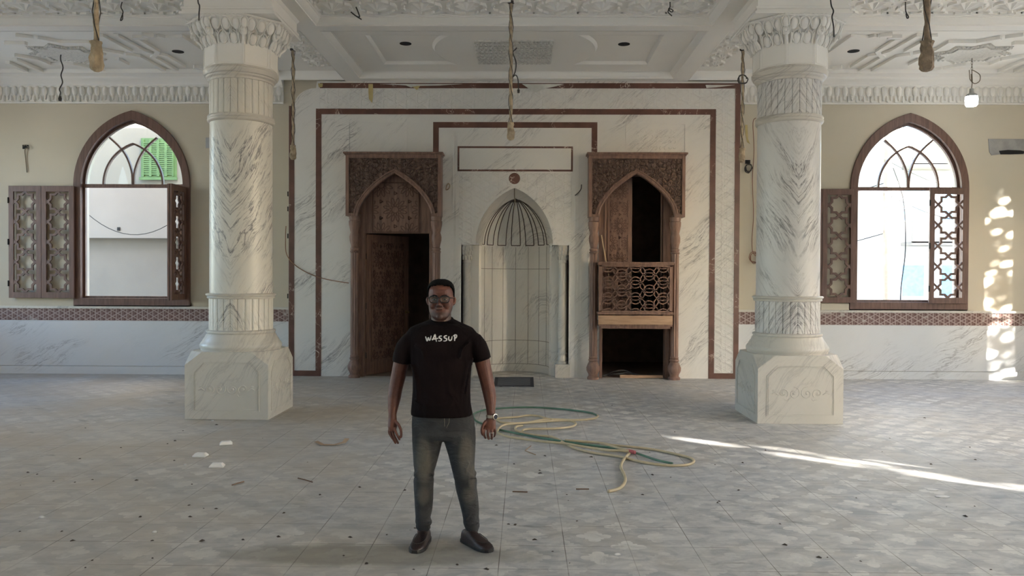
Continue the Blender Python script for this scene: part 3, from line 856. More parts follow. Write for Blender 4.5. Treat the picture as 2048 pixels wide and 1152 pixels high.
# left portal: door
DP = thing('wooden_door_portal', 'carved brown wooden doorway with arched hood, its full-height door standing ajar behind the man', 'doorway', ((dl0+dl1)/2, YC, 0))
def Y2(px, py, Y=YC): return on_y(px, py, Y)
x0, x1 = Y2(691, 360)[0], Y2(882, 360)[0]; zt, zb = Y2(787, 304)[1], Y2(787, 432)[1]
al, ar, aa = Y2(715, 425)[0], Y2(862, 425)[0], Y2(787, 346)[1]
canopy(DP, x0, x1, zt, zb, al, ar, aa)
turned_post(MB(), Y2(706, 600)[0], YC+.11, zb).build('turned_post', WOOD, DP, smooth='auto')
turned_post(MB(), Y2(871, 600)[0], YC+.11, zb).build('turned_post', WOOD, DP, smooth='auto')
ox0, ox1, oz = WX(731, 600, PY+.04), WX(859, 600, PY+.04), WZ(467, 790, PY+.04)
m = MB().box(dl0, ox0, PY-.02, PY+.12, 0, dlt).box(ox1, dl1+.02, PY-.02, PY+.12, 0, dlt).box(ox0, ox1, PY+.0, PY+.10, oz, dlt)
m.box(dl0-.03, dl0+.01, PY-.05, PY, 0, dlt).box(ox0-.035, ox0-.015, PY-.03, PY, 0, dlt)
m.build('door_frame', WOOD, DP, bevel=.003)
tx0, tx1, tz0, tz1 = WX(746, 420), WX(838, 420), oz+.02, WZ(366, 790)
tp = MB().box(tx0, tx1, PY-.012, PY+.02, tz0, tz1).build('transom_panel', WOOD, DP)
m = girih(MB(), tx0+.02, tx1-.02, tz0+.02, tz1-.02, (tx1-tx0)*.62, PY-.016, .011, .012, off=((tx1-tx0)*.46,.36))
m.path([(tx0,PY-.012,tz0),(tx1,PY-.012,tz0),(tx1,PY-.012,tz1),(tx0,PY-.012,tz1)], .02, .015, (0,-1,0), closed=True)
two_tone(m.build('interlace_pattern', WOOD_DARK, tp), WOOD)
# door leaf (built in its own plane, hinge at origin, then turned)
LW_, LH = ox1-ox0-.02, oz-.02
def door_leaf(T, w_, h, hinge, ang, pitch):
    R = Matrix.Translation(Vector(hinge)) @ Matrix.Rotation(ang, 4, 'Z')
    m = MB().box(0, w_, 0, .045, 0, h).xf(R)
    d = m.build('door_leaf', WOOD, T, bevel=.003)
    mg = w_*.11
    m = MB().path([(mg,0,mg*2),(w_-mg,0,mg*2),(w_-mg,0,h-mg),(mg,0,h-mg)], .03, .012, (0,-1,0), closed=True).xf(R); m.build('leaf_molding', WOOD, d)
    m = girih(MB(), mg+.02, w_-mg-.02, mg*2+.02, h-mg-.02, pitch, -.005, .0095, .012).xf(R); two_tone(m.build('interlace_pattern', WOOD_DARK, d), WOOD)
    return d, R
d, R = door_leaf(DP, LW_, LH, (ox0+.01, PY+.10, .012), math.radians(57), .40)
HINGE = simple('dark_hinge_metal', (.05,.045,.04), .4, .8)
for z in (.35, 1.2, 2.05): MB().lathe([(.011,-.05),(.011,.05)], (ox0, PY+.085, z), 8).build('hinge', HINGE, DP)
m = MB().lathe([(.03,0),(.03,.01),(.012,.012),(.012,.05),(.02,.055),(.02,.07)], (0,0,0), 12).xf(Matrix.Rotation(PI/2, 4, 'X')).xf(Matrix.Translation((LW_-.07, 0, 1.05))).xf(R)
m.build('door_handle', simple('dull_brass', (.35,.26,.13), .35, .9), DP)

# right portal: pulpit balcony
MP = thing('wooden_pulpit', 'carved brown wooden pulpit, arched hood over a pierced ring-pattern balcony and low dark opening', 'pulpit', ((dr0+dr1)/2, YC, 0))
x0, x1 = Y2(1178, 360)[0], Y2(1371, 360)[0]; zt, zb = Y2(1275, 305)[1], Y2(1275, 434)[1]
al, ar, aa = Y2(1199, 425)[0], Y2(1349, 425)[0], Y2(1275, 347)[1]
canopy(MP, x0, x1, zt, zb, al, ar, aa)
turned_post(MB(), Y2(1188, 600)[0], YC+.11, zb).build('turned_post', WOOD, MP, smooth='auto')
turned_post(MB(), Y2(1352, 600)[0], YC+.11, zb).build('turned_post', WOOD, MP, smooth='auto')
bx0, bx1 = Y2(1198, 580, YC-.1)[0], Y2(1345, 580, YC-.1)[0]; BY = YC-.10
bt, bb = Y2(1270, 524, BY)[1], Y2(1270, 628, BY)[1]
B = MB().box(bx0-.03, bx1+.03, BY-.03, PY, bt-.025, bt).box(bx0-.02, bx1+.02, BY-.018, PY, bt-.05, bt-.025)
B.box(bx0-.02, bx1+.02, BY-.02, PY, bb-.01, bb+.03).box(bx0, bx0+.05, BY, BY+.05, bb, bt).box(bx1-.05, bx1, BY, BY+.05, bb, bt).box(bx0, bx0+.03, BY+.05, PY, bb, bt).box(bx1-.03, bx1, BY+.05, PY, bb, bt)
B.box(bx0, bx1, BY, BY+.035, bt-.08, bt-.05).box(bx0, bx1, BY, BY+.035, bb+.03, bb+.055)
B = B.build('balustrade', WOOD, MP, bevel=.003)
m = MB(); p = (bx1-bx0-.1)/4.9
def ringpts(cx, cz, r, n=36):
    return [(cx+r*math.cos(2*PI*i/n), cz+r*math.sin(2*PI*i/n)) for i in range(n+1)]
def clipped_ring(m, cx, cz, r, w_, y, h):
    P = ringpts(cx, cz, r)
    for a, b in zip(P, P[1:]):
        c = seg_clip(a, b, bx0+.045, bx1-.045, bb+.05, bt-.075)
        if c:
            mid = ((c[0][0]+c[1][0])/2, (c[0][1]+c[1][1])/2); d = Vector((c[1][0]-c[0][0], c[1][1]-c[0][1])); e = d*.04
            m.bar((c[0][0]-e.x, y, c[0][1]-e.y), (c[1][0]+e.x, y, c[1][1]+e.y), w_, h, (0,1,0))
py_ = p*1.155; cz0 = (bt+bb)/2
for i in range(-3, 4):
    for j in range(-3, 4):
        cx = (bx0+bx1)/2+i*p; cz = cz0-.04+j*py_+(py_/2 if i % 2 else 0)
        clipped_ring(m, cx, cz, p*.72, .017, BY+.016, .02)
        clipped_ring(m, cx, cz+py_/2, p*.40, .017, BY+.021, .024)
m.build('ring_lattice', WOOD, B)
b2 = Y2(1270, 649, BY)[1]; b1 = Y2(1270, 631, BY)[1]
MB().box(bx0-.01, bx1, BY-.025, BY+.0, b2, b1).build('fascia_board', WOOD_LIGHT, MP, bevel=.002)
MB().box(bx0, bx1, BY, 15.9, b2-.03, b2+.05).box(bx0+.03, bx1-.03, BY+.02, BY+.05, b2-.07, b2-.03).build('balcony_deck', WOOD, MP)
fx0, fx1 = WX(1212, 450), WX(1326, 450)
m = MB().box(dr0-.02, fx0, PY-.02, PY+.14, b2, drt).box(fx1, dr1+.02, PY-.02, PY+.14, b2, drt).box(fx0, fx1, PY, PY+.1, WZ(352, 1270), drt)
m.box(fx1-.035, fx1-.02, PY+.0, PY+.05, b2, drt).box(fx0-.03, fx0-.015, PY-.035, PY, b2, drt)
lx0, lx1 = WX(1204, 700), WX(1329, 700)
m.box(dr0, lx0, PY-.04, PY+.14, 0, b2).box(lx1, dr1, PY-.04, PY+.14, 0, b2).box(lx1+.05, lx1+.065, PY-.06, PY, 0, b2)
m.build('door_frame', WOOD, MP, bevel=.003)
lh = WZ(352, 1240)-b2-.07
d, R = door_leaf(MP, WX(1265, 450)-fx0, lh, (fx0, PY+.06, b2+.06), 0, .34)
MB().box(dr1-.035, dr1-.028, PY-.035, PY-.02, b2, WZ(470, 1345)).box(dr1-.05, dr1-.04, PY-.065, PY-.045, .02, b2-.05).build('edge_trim', simple('pale_thin_strip', (.62,.56,.46), .6), MP)  # thin pale strips along the frame edges
# ------------------------------------------------------------------ windows with pointed arched tops
def mk_glass():
    m = bpy.data.materials.new('window_glass'); m.use_nodes = True; t = m.node_tree; t.nodes.clear()
    o = t.nodes.new('ShaderNodeOutputMaterial'); mx = t.nodes.new('ShaderNodeMixShader'); a = t.nodes.new('ShaderNodeBsdfTransparent'); b = t.nodes.new('ShaderNodeBsdfGlossy')
    f = t.nodes.new('ShaderNodeFresnel'); f.inputs[0].default_value = 1.45; b.inputs['Roughness'].default_value = .02; a.inputs[0].default_value = (.93,.96,.95,1)
    q = t.nodes.new('ShaderNodeMath'); q.operation = 'MULTIPLY'; q.inputs[1].default_value = .35; t.links.new(f.outputs[0], q.inputs[0]); t.links.new(q.outputs[0], mx.inputs[0]); t.links.new(a.outputs[0], mx.inputs[1]); t.links.new(b.outputs[0], mx.inputs[2]); t.links.new(mx.outputs[0], o.inputs[0])
    return m
GLASS = mk_glass()
for k, g in enumerate(WIN):
    x0, x1, zb, zs, za = g
    Wn = bpy.data.objects.new('window_%d' % (k+1), None); COL.objects.link(Wn); Wn.location = ((x0+x1)/2, WY, zb); Wn['kind'] = 'structure'
    MB().plate(win_outline(g), [win_outline(g, .125)], WY-.045, WY+.05).build('window_frame', WOOD_WIN, Wn, bevel=.005)
    MB().plate(win_outline(g, .115), [win_outline(g, .16)], WY+.05, WY+.11).build('window_sash', WOOD_WIN, Wn, bevel=.004)
    MB().box(x0+.12, x1-.12, WY+.02, WY+.10, zs-.03, zs+.03).build('transom', WOOD_WIN, Wn, bevel=.005)
    MB().box(x0-.02, x1+.02, WY, WY+.40, zb-.05, zb+.05).build('window_sill', COL_PLAIN, Wn, bevel=.004)
    i0, i1 = x0+.15, x1-.15; xc = (i0+i1)/2; yA = WY+.06
    zin = za-.20
    m = MB(); T = zs+.02; hs = (zin-T); ww = (i1-i0)/2
    ai = arch(xc-.60*ww, xc+.60*ww, T, T+.66*hs, 14)
    m.path([(a, yA, b) for a, b in ai], .032, .05, (0,-1,0))
    # crossing ribs: from the foot of the mullion outwards to the frame
    def rib(s):
        P = [(xc+s*.012, T), (xc+s*.03*ww, T+.22*hs), (xc+s*.14*ww, T+.46*hs), (xc+s*.30*ww, T+.63*hs), (xc+s*.48*ww, T+.76*hs)]
        return spline([(a, yA-.0, b) for a, b in P], 5)
    for s in (1, -1): m.path(rib(s), .030, .046, (0,-1,0))
    m.build('tracery', WOOD_WIN if k == 0 else WOOD_WIN, Wn)
    gi = (x0, x1, zs+.03, zs+.031, za)
    pts = [(i0-.01, zs+.03)] + arch(i0-.01, i1+.01, zs+.031, za-.19, 16) + [(i1+.01, zs+.03)]
    MB().plate(pts, [], WY+.085, WY+.089).build('window_pane', GLASS, Wn)

def leaf_mesh(w_, h, n=5):
    """one shutter leaf in local coordinates: x 0..w_, y 0..0.035, z 0..h"""
    st, rl = .085, .10
    f = MB().plate([(0,0),(w_,0),(w_,h),(0,h)], [[(st,rl),(w_-st,rl),(w_-st,h-rl),(st,h-rl)]], 0, .035)
    m = MB(); p = (h-2*rl)/n; R = p/2; xc = w_/2
    for i in range(n):
        cz = rl+p*(i+.5)
        pts = []
        for k in range(16):
            a = PI/2+PI*k/8; r = R if k % 2 == 0 else R*.765
            pts.append((xc+r*math.cos(a), .004, cz+r*math.sin(a)))
        m.path([(a, b+.0008*(i % 2), c) for a, b, c in pts], .036, .027-.0016*(i % 2), (0,1,0), closed=True)
        for s in (1, -1):
            tx = xc+s*R
            for q in (1, -1): m.bar((tx-s*.02, .0175, cz-q*.02), (xc+s*(w_/2-st+.01), .0175, cz+q*(w_/2-st+.01-R)), .03, .0235-.0012*q, (0,1,0))
    for z in (rl, h-rl):
        q = 1 if z == rl else -1
        for s in (1, -1): m.bar((xc, .0175, z), (xc+s*.03, .0175, z+q*.03), .03, .021+.0012*s, (0,1,0))
    return f, m
def shutter(name, label, leaves, loc, rz, w_, h, dy=0, fold=False):
    T = thing(name, label, 'shutter', loc, rz, None)
    for i in range(leaves):
        f, m = leaf_mesh(w_, h)
        M = Matrix.Translation((i*(w_+.004), 0, 0)) if not fold else Matrix.Translation((0, i*.045, 0))
        lf = f.xf(M).build('shutter_leaf', WOOD_WIN, T, local=True, bevel=.003)
        m.xf(M).build('star_fretwork', WOOD_WIN, lf, local=True)
    for z in (.25, h/2, h-.25): MB().lathe([(.012,-.05),(.012,.05)], (0, -.006, z), 8).build('hinge', HOLE, T, local=True)
    return T
SY = WY-.10
def zx(px, py, Y=SY): return on_y(px, py, Y)
a = zx(17, 480)[0]; b = zx(148, 480)[0]; z0 = zx(80, 596)[1]; z1 = zx(80, 371.5)[1]
SWL = (b-a)/2-.004; SH = z1-z0
shutter('window_shutter', 'pair of dark star-pierced shutter leaves flat on the wall beside the beige-view window', 2, (a, SY, z0), 0, SWL, SH)
g = WIN[0]
shutter('window_shutter', 'dark folded shutter seen edge-on, jutting from the jamb of the beige-view window', 2, (g[1]-.13, WY-.06, g[2]+.11), -PI/2, SWL, SH, fold=True)
b = zx(1712, 480)[0]; z0 = zx(1700, 606)[1]
shutter('window_shutter', 'pair of reddish star-pierced shutter leaves flat on the wall between column and glaring window', 2, (b-2*SWL-.004, SY, z0), 0, SWL, SH)
b0 = zx(1856, 480, WY-.03)[0]; b1 = zx(1932, 480, WY-.03)[0]; z0 = zx(1890, 607, WY-.03)[1]; z1 = zx(1890, 377, WY-.03)[1]
shutter('window_shutter', 'backlit star-pierced shutter leaf inside the glaring window, light shining through its stars', 1, (b0, WY-.085, z0), 0, b1-b0, z1-z0)
# rough plaster block under the shutter on the right
tag(MB().box(zx(1641,610,WY-.05)[0], zx(1697,610,WY-.05)[0], WY-.075, WY-.001, zx(1670,620,WY-.05)[1], zx(1670,607,WY-.05)[1]).build('plaster_block', CREAM, bevel=.004), 'cream plaster block on the ledge under the reddish shutter pair', 'block')

# ------------------------------------------------------------------ buildings and trees outside
OUT_BEIGE = mk_plaster('outside_beige_render', (.225,.20,.165), .10)
OUT_SHADE = mk_plaster('outside_beige_render_shade', (.17,.15,.12), .15)  # darker copy of the beige render, shade of the lower wall as colour
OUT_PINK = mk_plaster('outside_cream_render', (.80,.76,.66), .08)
GREEN = simple('green_painted_wood', (.085,.15,.05), .6)
struct(MB().box(-60, 60, WY+.6, 90, -.6, -.3).box(XR+.4, 60, -60, WY+.6, -.6, -.3).box(-60, XL-.4, -60, WY+.6, -.6, -.3).build('ground', simple('outside_dusty_ground', (.56,.54,.50), .9)))
LB = thing('apartment_building', 'plain beige building wall with green louvred shutters outside the window', 'building', (-12, 18.6, -.3))
BYL = 18.6
zl = on_y(250, 476, BYL)[1]
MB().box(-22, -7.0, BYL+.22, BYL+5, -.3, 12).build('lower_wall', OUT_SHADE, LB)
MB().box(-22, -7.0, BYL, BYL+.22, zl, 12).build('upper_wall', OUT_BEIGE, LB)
gx0, gz0 = on_y(284, 357, BYL); gx1, gz1 = on_y(354, 277, BYL)
fr = MB().box(gx0, gx1, BYL-.05, BYL+.02, gz0, gz1).build('green_shutters', GREEN, LB)
m = MB(); n = 16
for c in range(4):
    xa = gx0+.05+(gx1-gx0-.1)*c/4+.03; xb = gx0+.05+(gx1-gx0-.1)*(c+1)/4-.03
    m.box(xa-.03, xa, BYL-.085, BYL-.05, gz0+.04, gz1-.04).box(xb, xb+.03, BYL-.085, BYL-.05, gz0+.04, gz1-.04)
    for i in range(n):
        z = gz0+.08+(gz1-gz0-.16)*i/n; m.box(xa, xb, BYL-.08, BYL-.055, z, z+(gz1-gz0)/n*.55)
m.box(gx0-.03, gx1+.03, BYL-.09, BYL-.04, gz0-.04, gz0+.02)
m.build('louvre', GREEN, fr)
wx, wz = on_y(238, 458, BYL)
MB().box(wx-.03, wx+.03, BYL-.03, BYL, wz-.04, wz+.04).build('junction_box', HOLE, LB)
p0 = on_y(172, 425, BYL-.4); p1 = on_y(350, 440, BYL-.4)
m = MB().tube([(p0[0]+(p1[0]-p0[0])*t, BYL-.4, p0[1]+(p1[1]-p0[1])*t-.42*(1-(2*t-1)**2)) for t in [i/12 for i in range(13)]], .008, 5)
m.build('sagging_cable', HOLE, LB)
MB().box(-23, -6.0, BYL-.3, BYL+5, 12, 12.4).build('roof_edge', OUT_BEIGE, LB)
# brighter neighbour at the far left of that view, receding side wall
nb = thing('apartment_building', 'pale building standing behind the plain beige one with green shutters', 'building', (-13.6, 24, -.3))
MB().box(-24, -9.6, 30, 36, -.3, 10).build('wall', OUT_PINK, nb); MB().box(-24.3, -9.3, 29.7, 36.2, 10, 10.3).build('roof_edge', OUT_PINK, nb)

BLUE = simple('pale_blue_paint', (.2,.42,.6), .5)
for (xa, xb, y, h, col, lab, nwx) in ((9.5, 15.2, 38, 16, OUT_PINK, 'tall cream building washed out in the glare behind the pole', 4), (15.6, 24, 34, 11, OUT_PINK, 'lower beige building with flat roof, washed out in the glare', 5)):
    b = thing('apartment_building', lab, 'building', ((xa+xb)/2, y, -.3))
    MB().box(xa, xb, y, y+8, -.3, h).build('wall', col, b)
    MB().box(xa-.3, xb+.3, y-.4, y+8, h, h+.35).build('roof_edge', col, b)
    for i in range(nwx):
        for j in range(int(h/3.2)):
            x = xa+.9+(xb-xa-1.8)*i/(nwx-1)
            wf = MB().box(x-.55, x+.55, y-.06, y, .9+j*3.2, 2.4+j*3.2).build('window', simple('white_trim', (.7,.7,.68), .6) if i == 0 and j == 0 else bpy.data.materials['white_trim'], b)
            MB().box(x-.45, x+.45, y-.08, y-.06, 1.0+j*3.2, 2.3+j*3.2).build('pane', BLUE, wf)
    for j in range(1, int(h/3.2)): MB().box(xa+.4, xa+3.2, y-1.0, y, j*3.2-.1, j*3.2+.05).box(xa+.4, xa+3.2, y-1.0, y-.92, j*3.2, j*3.2+.9).build('balcony', OUT_BEIGE, b)
ux, uz = on_y(1775, 600, 24)
up = thing('utility_pole', 'weathered utility pole with crossarms and drooping cables outside the glaring window', 'pole', (ux, 24, -.3))
MB().tube([(ux, 24, -.3), (ux-.05, 24, 4), (ux-.02, 24, 6.8)], .11, 10).build('pole_shaft', simple('weathered_pole_wood', (.30,.24,.17), .8), up)
m = MB()
for z in (5.2, 4.2, 3.1): m.bar((ux-.5, 24, z), (ux+.45, 24, z+.05), .06, .06)
m.build('crossarm', bpy.data.materials['weathered_pole_wood'], up)
m = MB()
for k, (z, s) in enumerate(((5.2, 1), (4.2, 1), (3.1, -1), (4.6, -1))):
    m.tube([(ux+s*t*6, 24+t*3, z-.9*math.sin(PI*min(t*1.0, 1))*.7) for t in [i/8 for i in range(9)]], .014, 4)
m.tube(spline([(ux+.08, 23.9, 5.0), (ux+.35, 23.8, 4.0), (ux+.42, 23.8, 2.6), (ux+.3, 23.8, 1.4), (ux+.35, 23.9, .4)], 6), .018, 5)
m.build('cable', HOLE, up)
# ------------------------------------------------------------------ the two marble columns
CYY = 9.90
PXL, PXR = -3.36, 3.40
def octo(h, r_c, z, cx=0, cy=0):
    """square of half size h with corners cut by r_c"""
    return [(cx-h+r_c, cy-h, z), (cx+h-r_c, cy-h, z), (cx+h, cy-h+r_c, z), (cx+h, cy+h-r_c, z), (cx+h-r_c, cy+h, z), (cx-h+r_c, cy+h, z), (cx-h, cy+h-r_c, z), (cx-h, cy-h+r_c, z)]
def make_column(cx, label, mats):
    T = thing('marble_column', label, 'column', (cx, CYY, 0), group=None, kind='thing')
    SHAFT, DRUM, PLAIN = mats
    PZ, PZ1, hp, ct = .80, .645, .50, .205
    sq = [(-hp,-hp),(hp,-hp),(hp,hp),(-hp,hp)]
    m = MB()
    v = [(x, y, 0) for x, y in sq] + [(x, y, PZ1) for x, y in sq] + octo(hp, ct, PZ)
    f = [(0,1,2,3)]
    # side faces: bottom 0..3, corner tops 4..7, octagon 8..15
    f += [(0,1,5,9,8,4), (1,2,6,11,10,5), (2,3,7,13,12,6), (3,0,4,15,14,7)]
    f += [(5,10,9), (6,12,11), (7,14,13), (4,8,15), (8,9,10,11,12,13,14,15)]
    m.add(v, f)
    ped = m.build('pedestal', PLAIN, T, local=True, bevel=.004)
    # engraved frame and scroll on each side
    for k in range(4):
        m = MB(); R = Matrix.Rotation(PI/2*k, 4, 'Z'); y = -hp
        fr = [(-.39,.10),(.39,.10),(.39,.56),(.27,.68),(-.27,.68),(-.39,.56)]
        m.path([(a, y, b) for a, b in fr], .012, .007, (0,-1,0), closed=True)
        m.path([(a*.955, y, .39+(b-.39)*.94) for a, b in fr], .006, .005, (0,-1,0), closed=True)
        for s in (1, -1):
            for (c, r, ph, dr) in ((.075, .075, 0, 1), (.20, .062, 2.4, -1)):
                P = []
                for i in range(22):
                    t = i*.36; rr = r*(1-.038*i); a = ph+dr*t+PI/2
                    P.append((s*(c+rr*math.cos(a)), y, .36+rr*math.sin(a)))
                m.tube(P, .007, 5)
                m.ell((s*c, y, .36), (.018,.008,.018), 8, 5)
            m.tube([(s*.26, y, .34), (s*.30, y, .37), (s*.335, y, .35)], .008, 5); m.ell((s*.31, y, .39), (.02,.006,.012), 6, 4)
            m.tube([(s*.13, y, .30), (s*.15, y, .27), (s*.19, y, .285)], .006, 5)
        m.xf(R).build('scroll_relief', PLAIN, ped, local=True)
    MB().lathe([(.475,PZ),(.475,PZ+.015),(.485,PZ+.03),(.488,PZ+.06),(.475,PZ+.085),(.46,PZ+.10),(.452,PZ+.12),(.43,PZ+.15),(.41,PZ+.19),(.40,PZ+.20),(.412,PZ+.215),(.412,PZ+.235),(.38,PZ+.245)], (0,0,0), 64).build('base_molding', PLAIN, T, smooth='auto', local=True)
    def drum(name, z0, z1, r):
        n = 28; P = []
        for i in range(n):
            a = 2*PI*i/n; d = 2*PI/n
            for q, rr in ((0, r-.007), (.035, r-.007), (.07, r+.001), (.3, r+.004), (.7, r+.004), (.965, r+.001)): P.append((rr, a+q*d))
        MB().loft([[(rr*math.cos(a), rr*math.sin(a), z) for rr, a in P] for z in (z0, z1)]).build(name, DRUM, T, local=True)
    drum('lower_drum', PZ+.24, 1.43, .377)
    MB().lathe([(.37,1.425),(.40,1.43),(.405,1.445),(.40,1.455),(.415,1.465),(.42,1.48),(.405,1.49),(.37,1.492)], (0,0,0), 64).build('ring_molding', PLAIN, T, smooth='auto', local=True)
    MB().lathe([(.373,1.49),(.373,2.5),(.371,3.60)], (0,0,0), 64).build('shaft', SHAFT, T, smooth='auto', local=True)
    MB().lathe([(.37,3.575),(.385,3.58),(.40,3.60),(.402,3.615),(.392,3.625),(.40,3.645),(.395,3.66),(.37,3.665)], (0,0,0), 64).build('ring_molding', PLAIN, T, smooth='auto', local=True)
    drum('upper_drum', 3.66, 4.09, .371)
    MB().lathe([(.37,4.07),(.385,4.075),(.39,4.10),(.41,4.115),(.415,4.135),(.43,4.14),(.445,4.165),(.448,4.195),(.43,4.205),(.43,4.225),(.40,4.23)], (0,0,0), 64).build('neck_molding', PLAIN, T, smooth='auto', local=True)
    # octagonal block, then three tiers of stalactite niches flaring out to the ceiling block
    ap = .405
    def ring8(a, z): return [(a/math.cos(PI/8)*math.cos(PI/8+PI/4*k), a/math.cos(PI/8)*math.sin(PI/8+PI/4*k), z) for k in range(8)]
    oc = MB().loft([ring8(ap, 4.225), ring8(ap, 4.50)]).build('octagonal_neck', GYPSUM, T, local=True, bevel=.004)
    m = MB()
    for k in range(8):
        a = PI/4*k; n_ = Vector((math.cos(a), math.sin(a), 0)); t_ = Vector((-n_.y, n_.x, 0)); h = .145
        m.path([n_*ap+t_*(-h)+Vector((0,0,4.25)), n_*ap+t_*h+Vector((0,0,4.25)), n_*ap+t_*h+Vector((0,0,4.49)), n_*ap-t_*h+Vector((0,0,4.49))], .008, .004, n_, closed=True)
    m.build('neck_panel_edge', GYPSUM, oc, local=True)
    m = MB()
    m.loft([ring8(.40,4.44), ring8(.404,4.50), ring8(.415,4.56), ring8(.435,4.60), ring8(.47,4.64), ring8(.51,4.69), ring8(.545,4.73), ring8(.56,4.765)])
    def shell(c, n_, t_, w_, h, dep, lean=0.25):
        """leaf-shaped niche: rounded leaf inside a fine pointed rim"""
        P = []
        for i in range(15):
            a = -.5+(PI+1.0)*i/14; s_ = math.sin(a)
            P.append(c+t_*(w_*math.cos(a)*(1 if s_ > 0 else 1-.35*(-s_)))+Vector((0,0,h*s_*(1.05 if s_ > 0 else 1.1)))+n_*(dep*.35+h*s_*lean))
        m.tube(P, .0062, 5)
        nn = (n_+Vector((0,0,-lean))).normalized(); up = (Vector((0,0,1))+n_*lean).normalized()
        rot = Matrix((t_, nn, up)).transposed()
        m.ell(c-n_*(dep*.1), (w_*.88, dep*.62, h*.93), 12, 9, rot)
    m.loft([ring8(.560,4.742), ring8(.583,4.745), ring8(.588,4.750), ring8(.588,4.768)])
    for k in range(8):
        a = PI/4*k; n_ = Vector((math.cos(a), math.sin(a), 0)); t_ = Vector((-n_.y, n_.x, 0))
        for i in (-1, 0, 1): shell(n_*.520+t_*(i*.124)+Vector((0,0,4.672)), n_, t_, .059, .074, .055, .42)
        for i in (-1.5, -.5, .5, 1.5):
            for q in (-.014, .014): m.tube([n_*.462+t_*(i*.082+q)+Vector((0,0,4.575)), n_*.492+t_*(i*.084+q*.5)+Vector((0,0,4.605)), n_*.502+t_*(i*.085+q)+Vector((0,0,4.635))], .0058, 5)
        for i in (-.5, .5): shell(n_*.434+t_*(i*.125)+Vector((0,0,4.530)), n_, t_, .056, .076, .045, .32)
        for i in (-1, 0, 1): m.tube([n_*.412+t_*(i*.125)+Vector((0,0,4.47)), n_*.44+t_*(i*.125)+Vector((0,0,4.53)), n_*.47+t_*(i*.13)+Vector((0,0,4.58))], .011, 6)
        c = a+PI/8; q = Vector((math.cos(c), math.sin(c), 0)); s_ = Vector((-q.y, q.x, 0))
        shell(q*.530+Vector((0,0,4.60)), q, s_, .054, .062, .05, .3); m.ell(q*.562+Vector((0,0,4.60)), (.028,.028,.030), 8, 6)
        shell(q*.572+Vector((0,0,4.68)), q, s_, .045, .066, .045, .35)
        m.tube([q*.442+Vector((0,0,4.46)), q*.465+Vector((0,0,4.51)), q*.52+Vector((0,0,4.56))], .020, 6)
        for j in range(10):
            u = (j+.5)/10-.5; m.tube([n_*.592+t_*(u*.48-.018)+Vector((0,0,4.752)), n_*.594+t_*(u*.48)+Vector((0,0,4.762)), n_*.592+t_*(u*.48+.018)+Vector((0,0,4.752))], .004, 4)
    m.build('stalactite_capital', GYPSUM, T, local=True, smooth='auto')
    return T
make_column(PXL, 'veined white marble column on the side of the wooden door, shaded front', (COL_SHAFT, COL_DRUM, COL_PLAIN))
make_column(PXR, 'veined white marble column on the pulpit side, next to the glaring window', (marble('column_shaft_marble_grey', mode='chevron', base=(.66,.64,.61), amount=1.45, seed=9, mlo=.33), marble('column_drum_marble_grey', mode='chevup', base=(.66,.64,.61), amount=1.3, seed=8, mlo=.33), COL_PLAIN))
# stepped ceiling block over each column
for kk, cx in enumerate((PXL+.02, PXR-.02)):
    m = MB(); pr = [(.56,4.772),(.56,4.80),(.535,4.805),(.535,4.83),(.545,4.835),(.545,4.86),(.52,4.87),(.52,4.99),(.53,5.0),(.55,5.03),(.55,ZC+.01)]
    m.loft([[(cx+s*h, CYY+q*h, z) for s, q in ((-1,-1),(1,-1),(1,1),(-1,1))] for h, z in pr])
    struct(m.build('trim_%d' % (10+kk), GYPSUM))
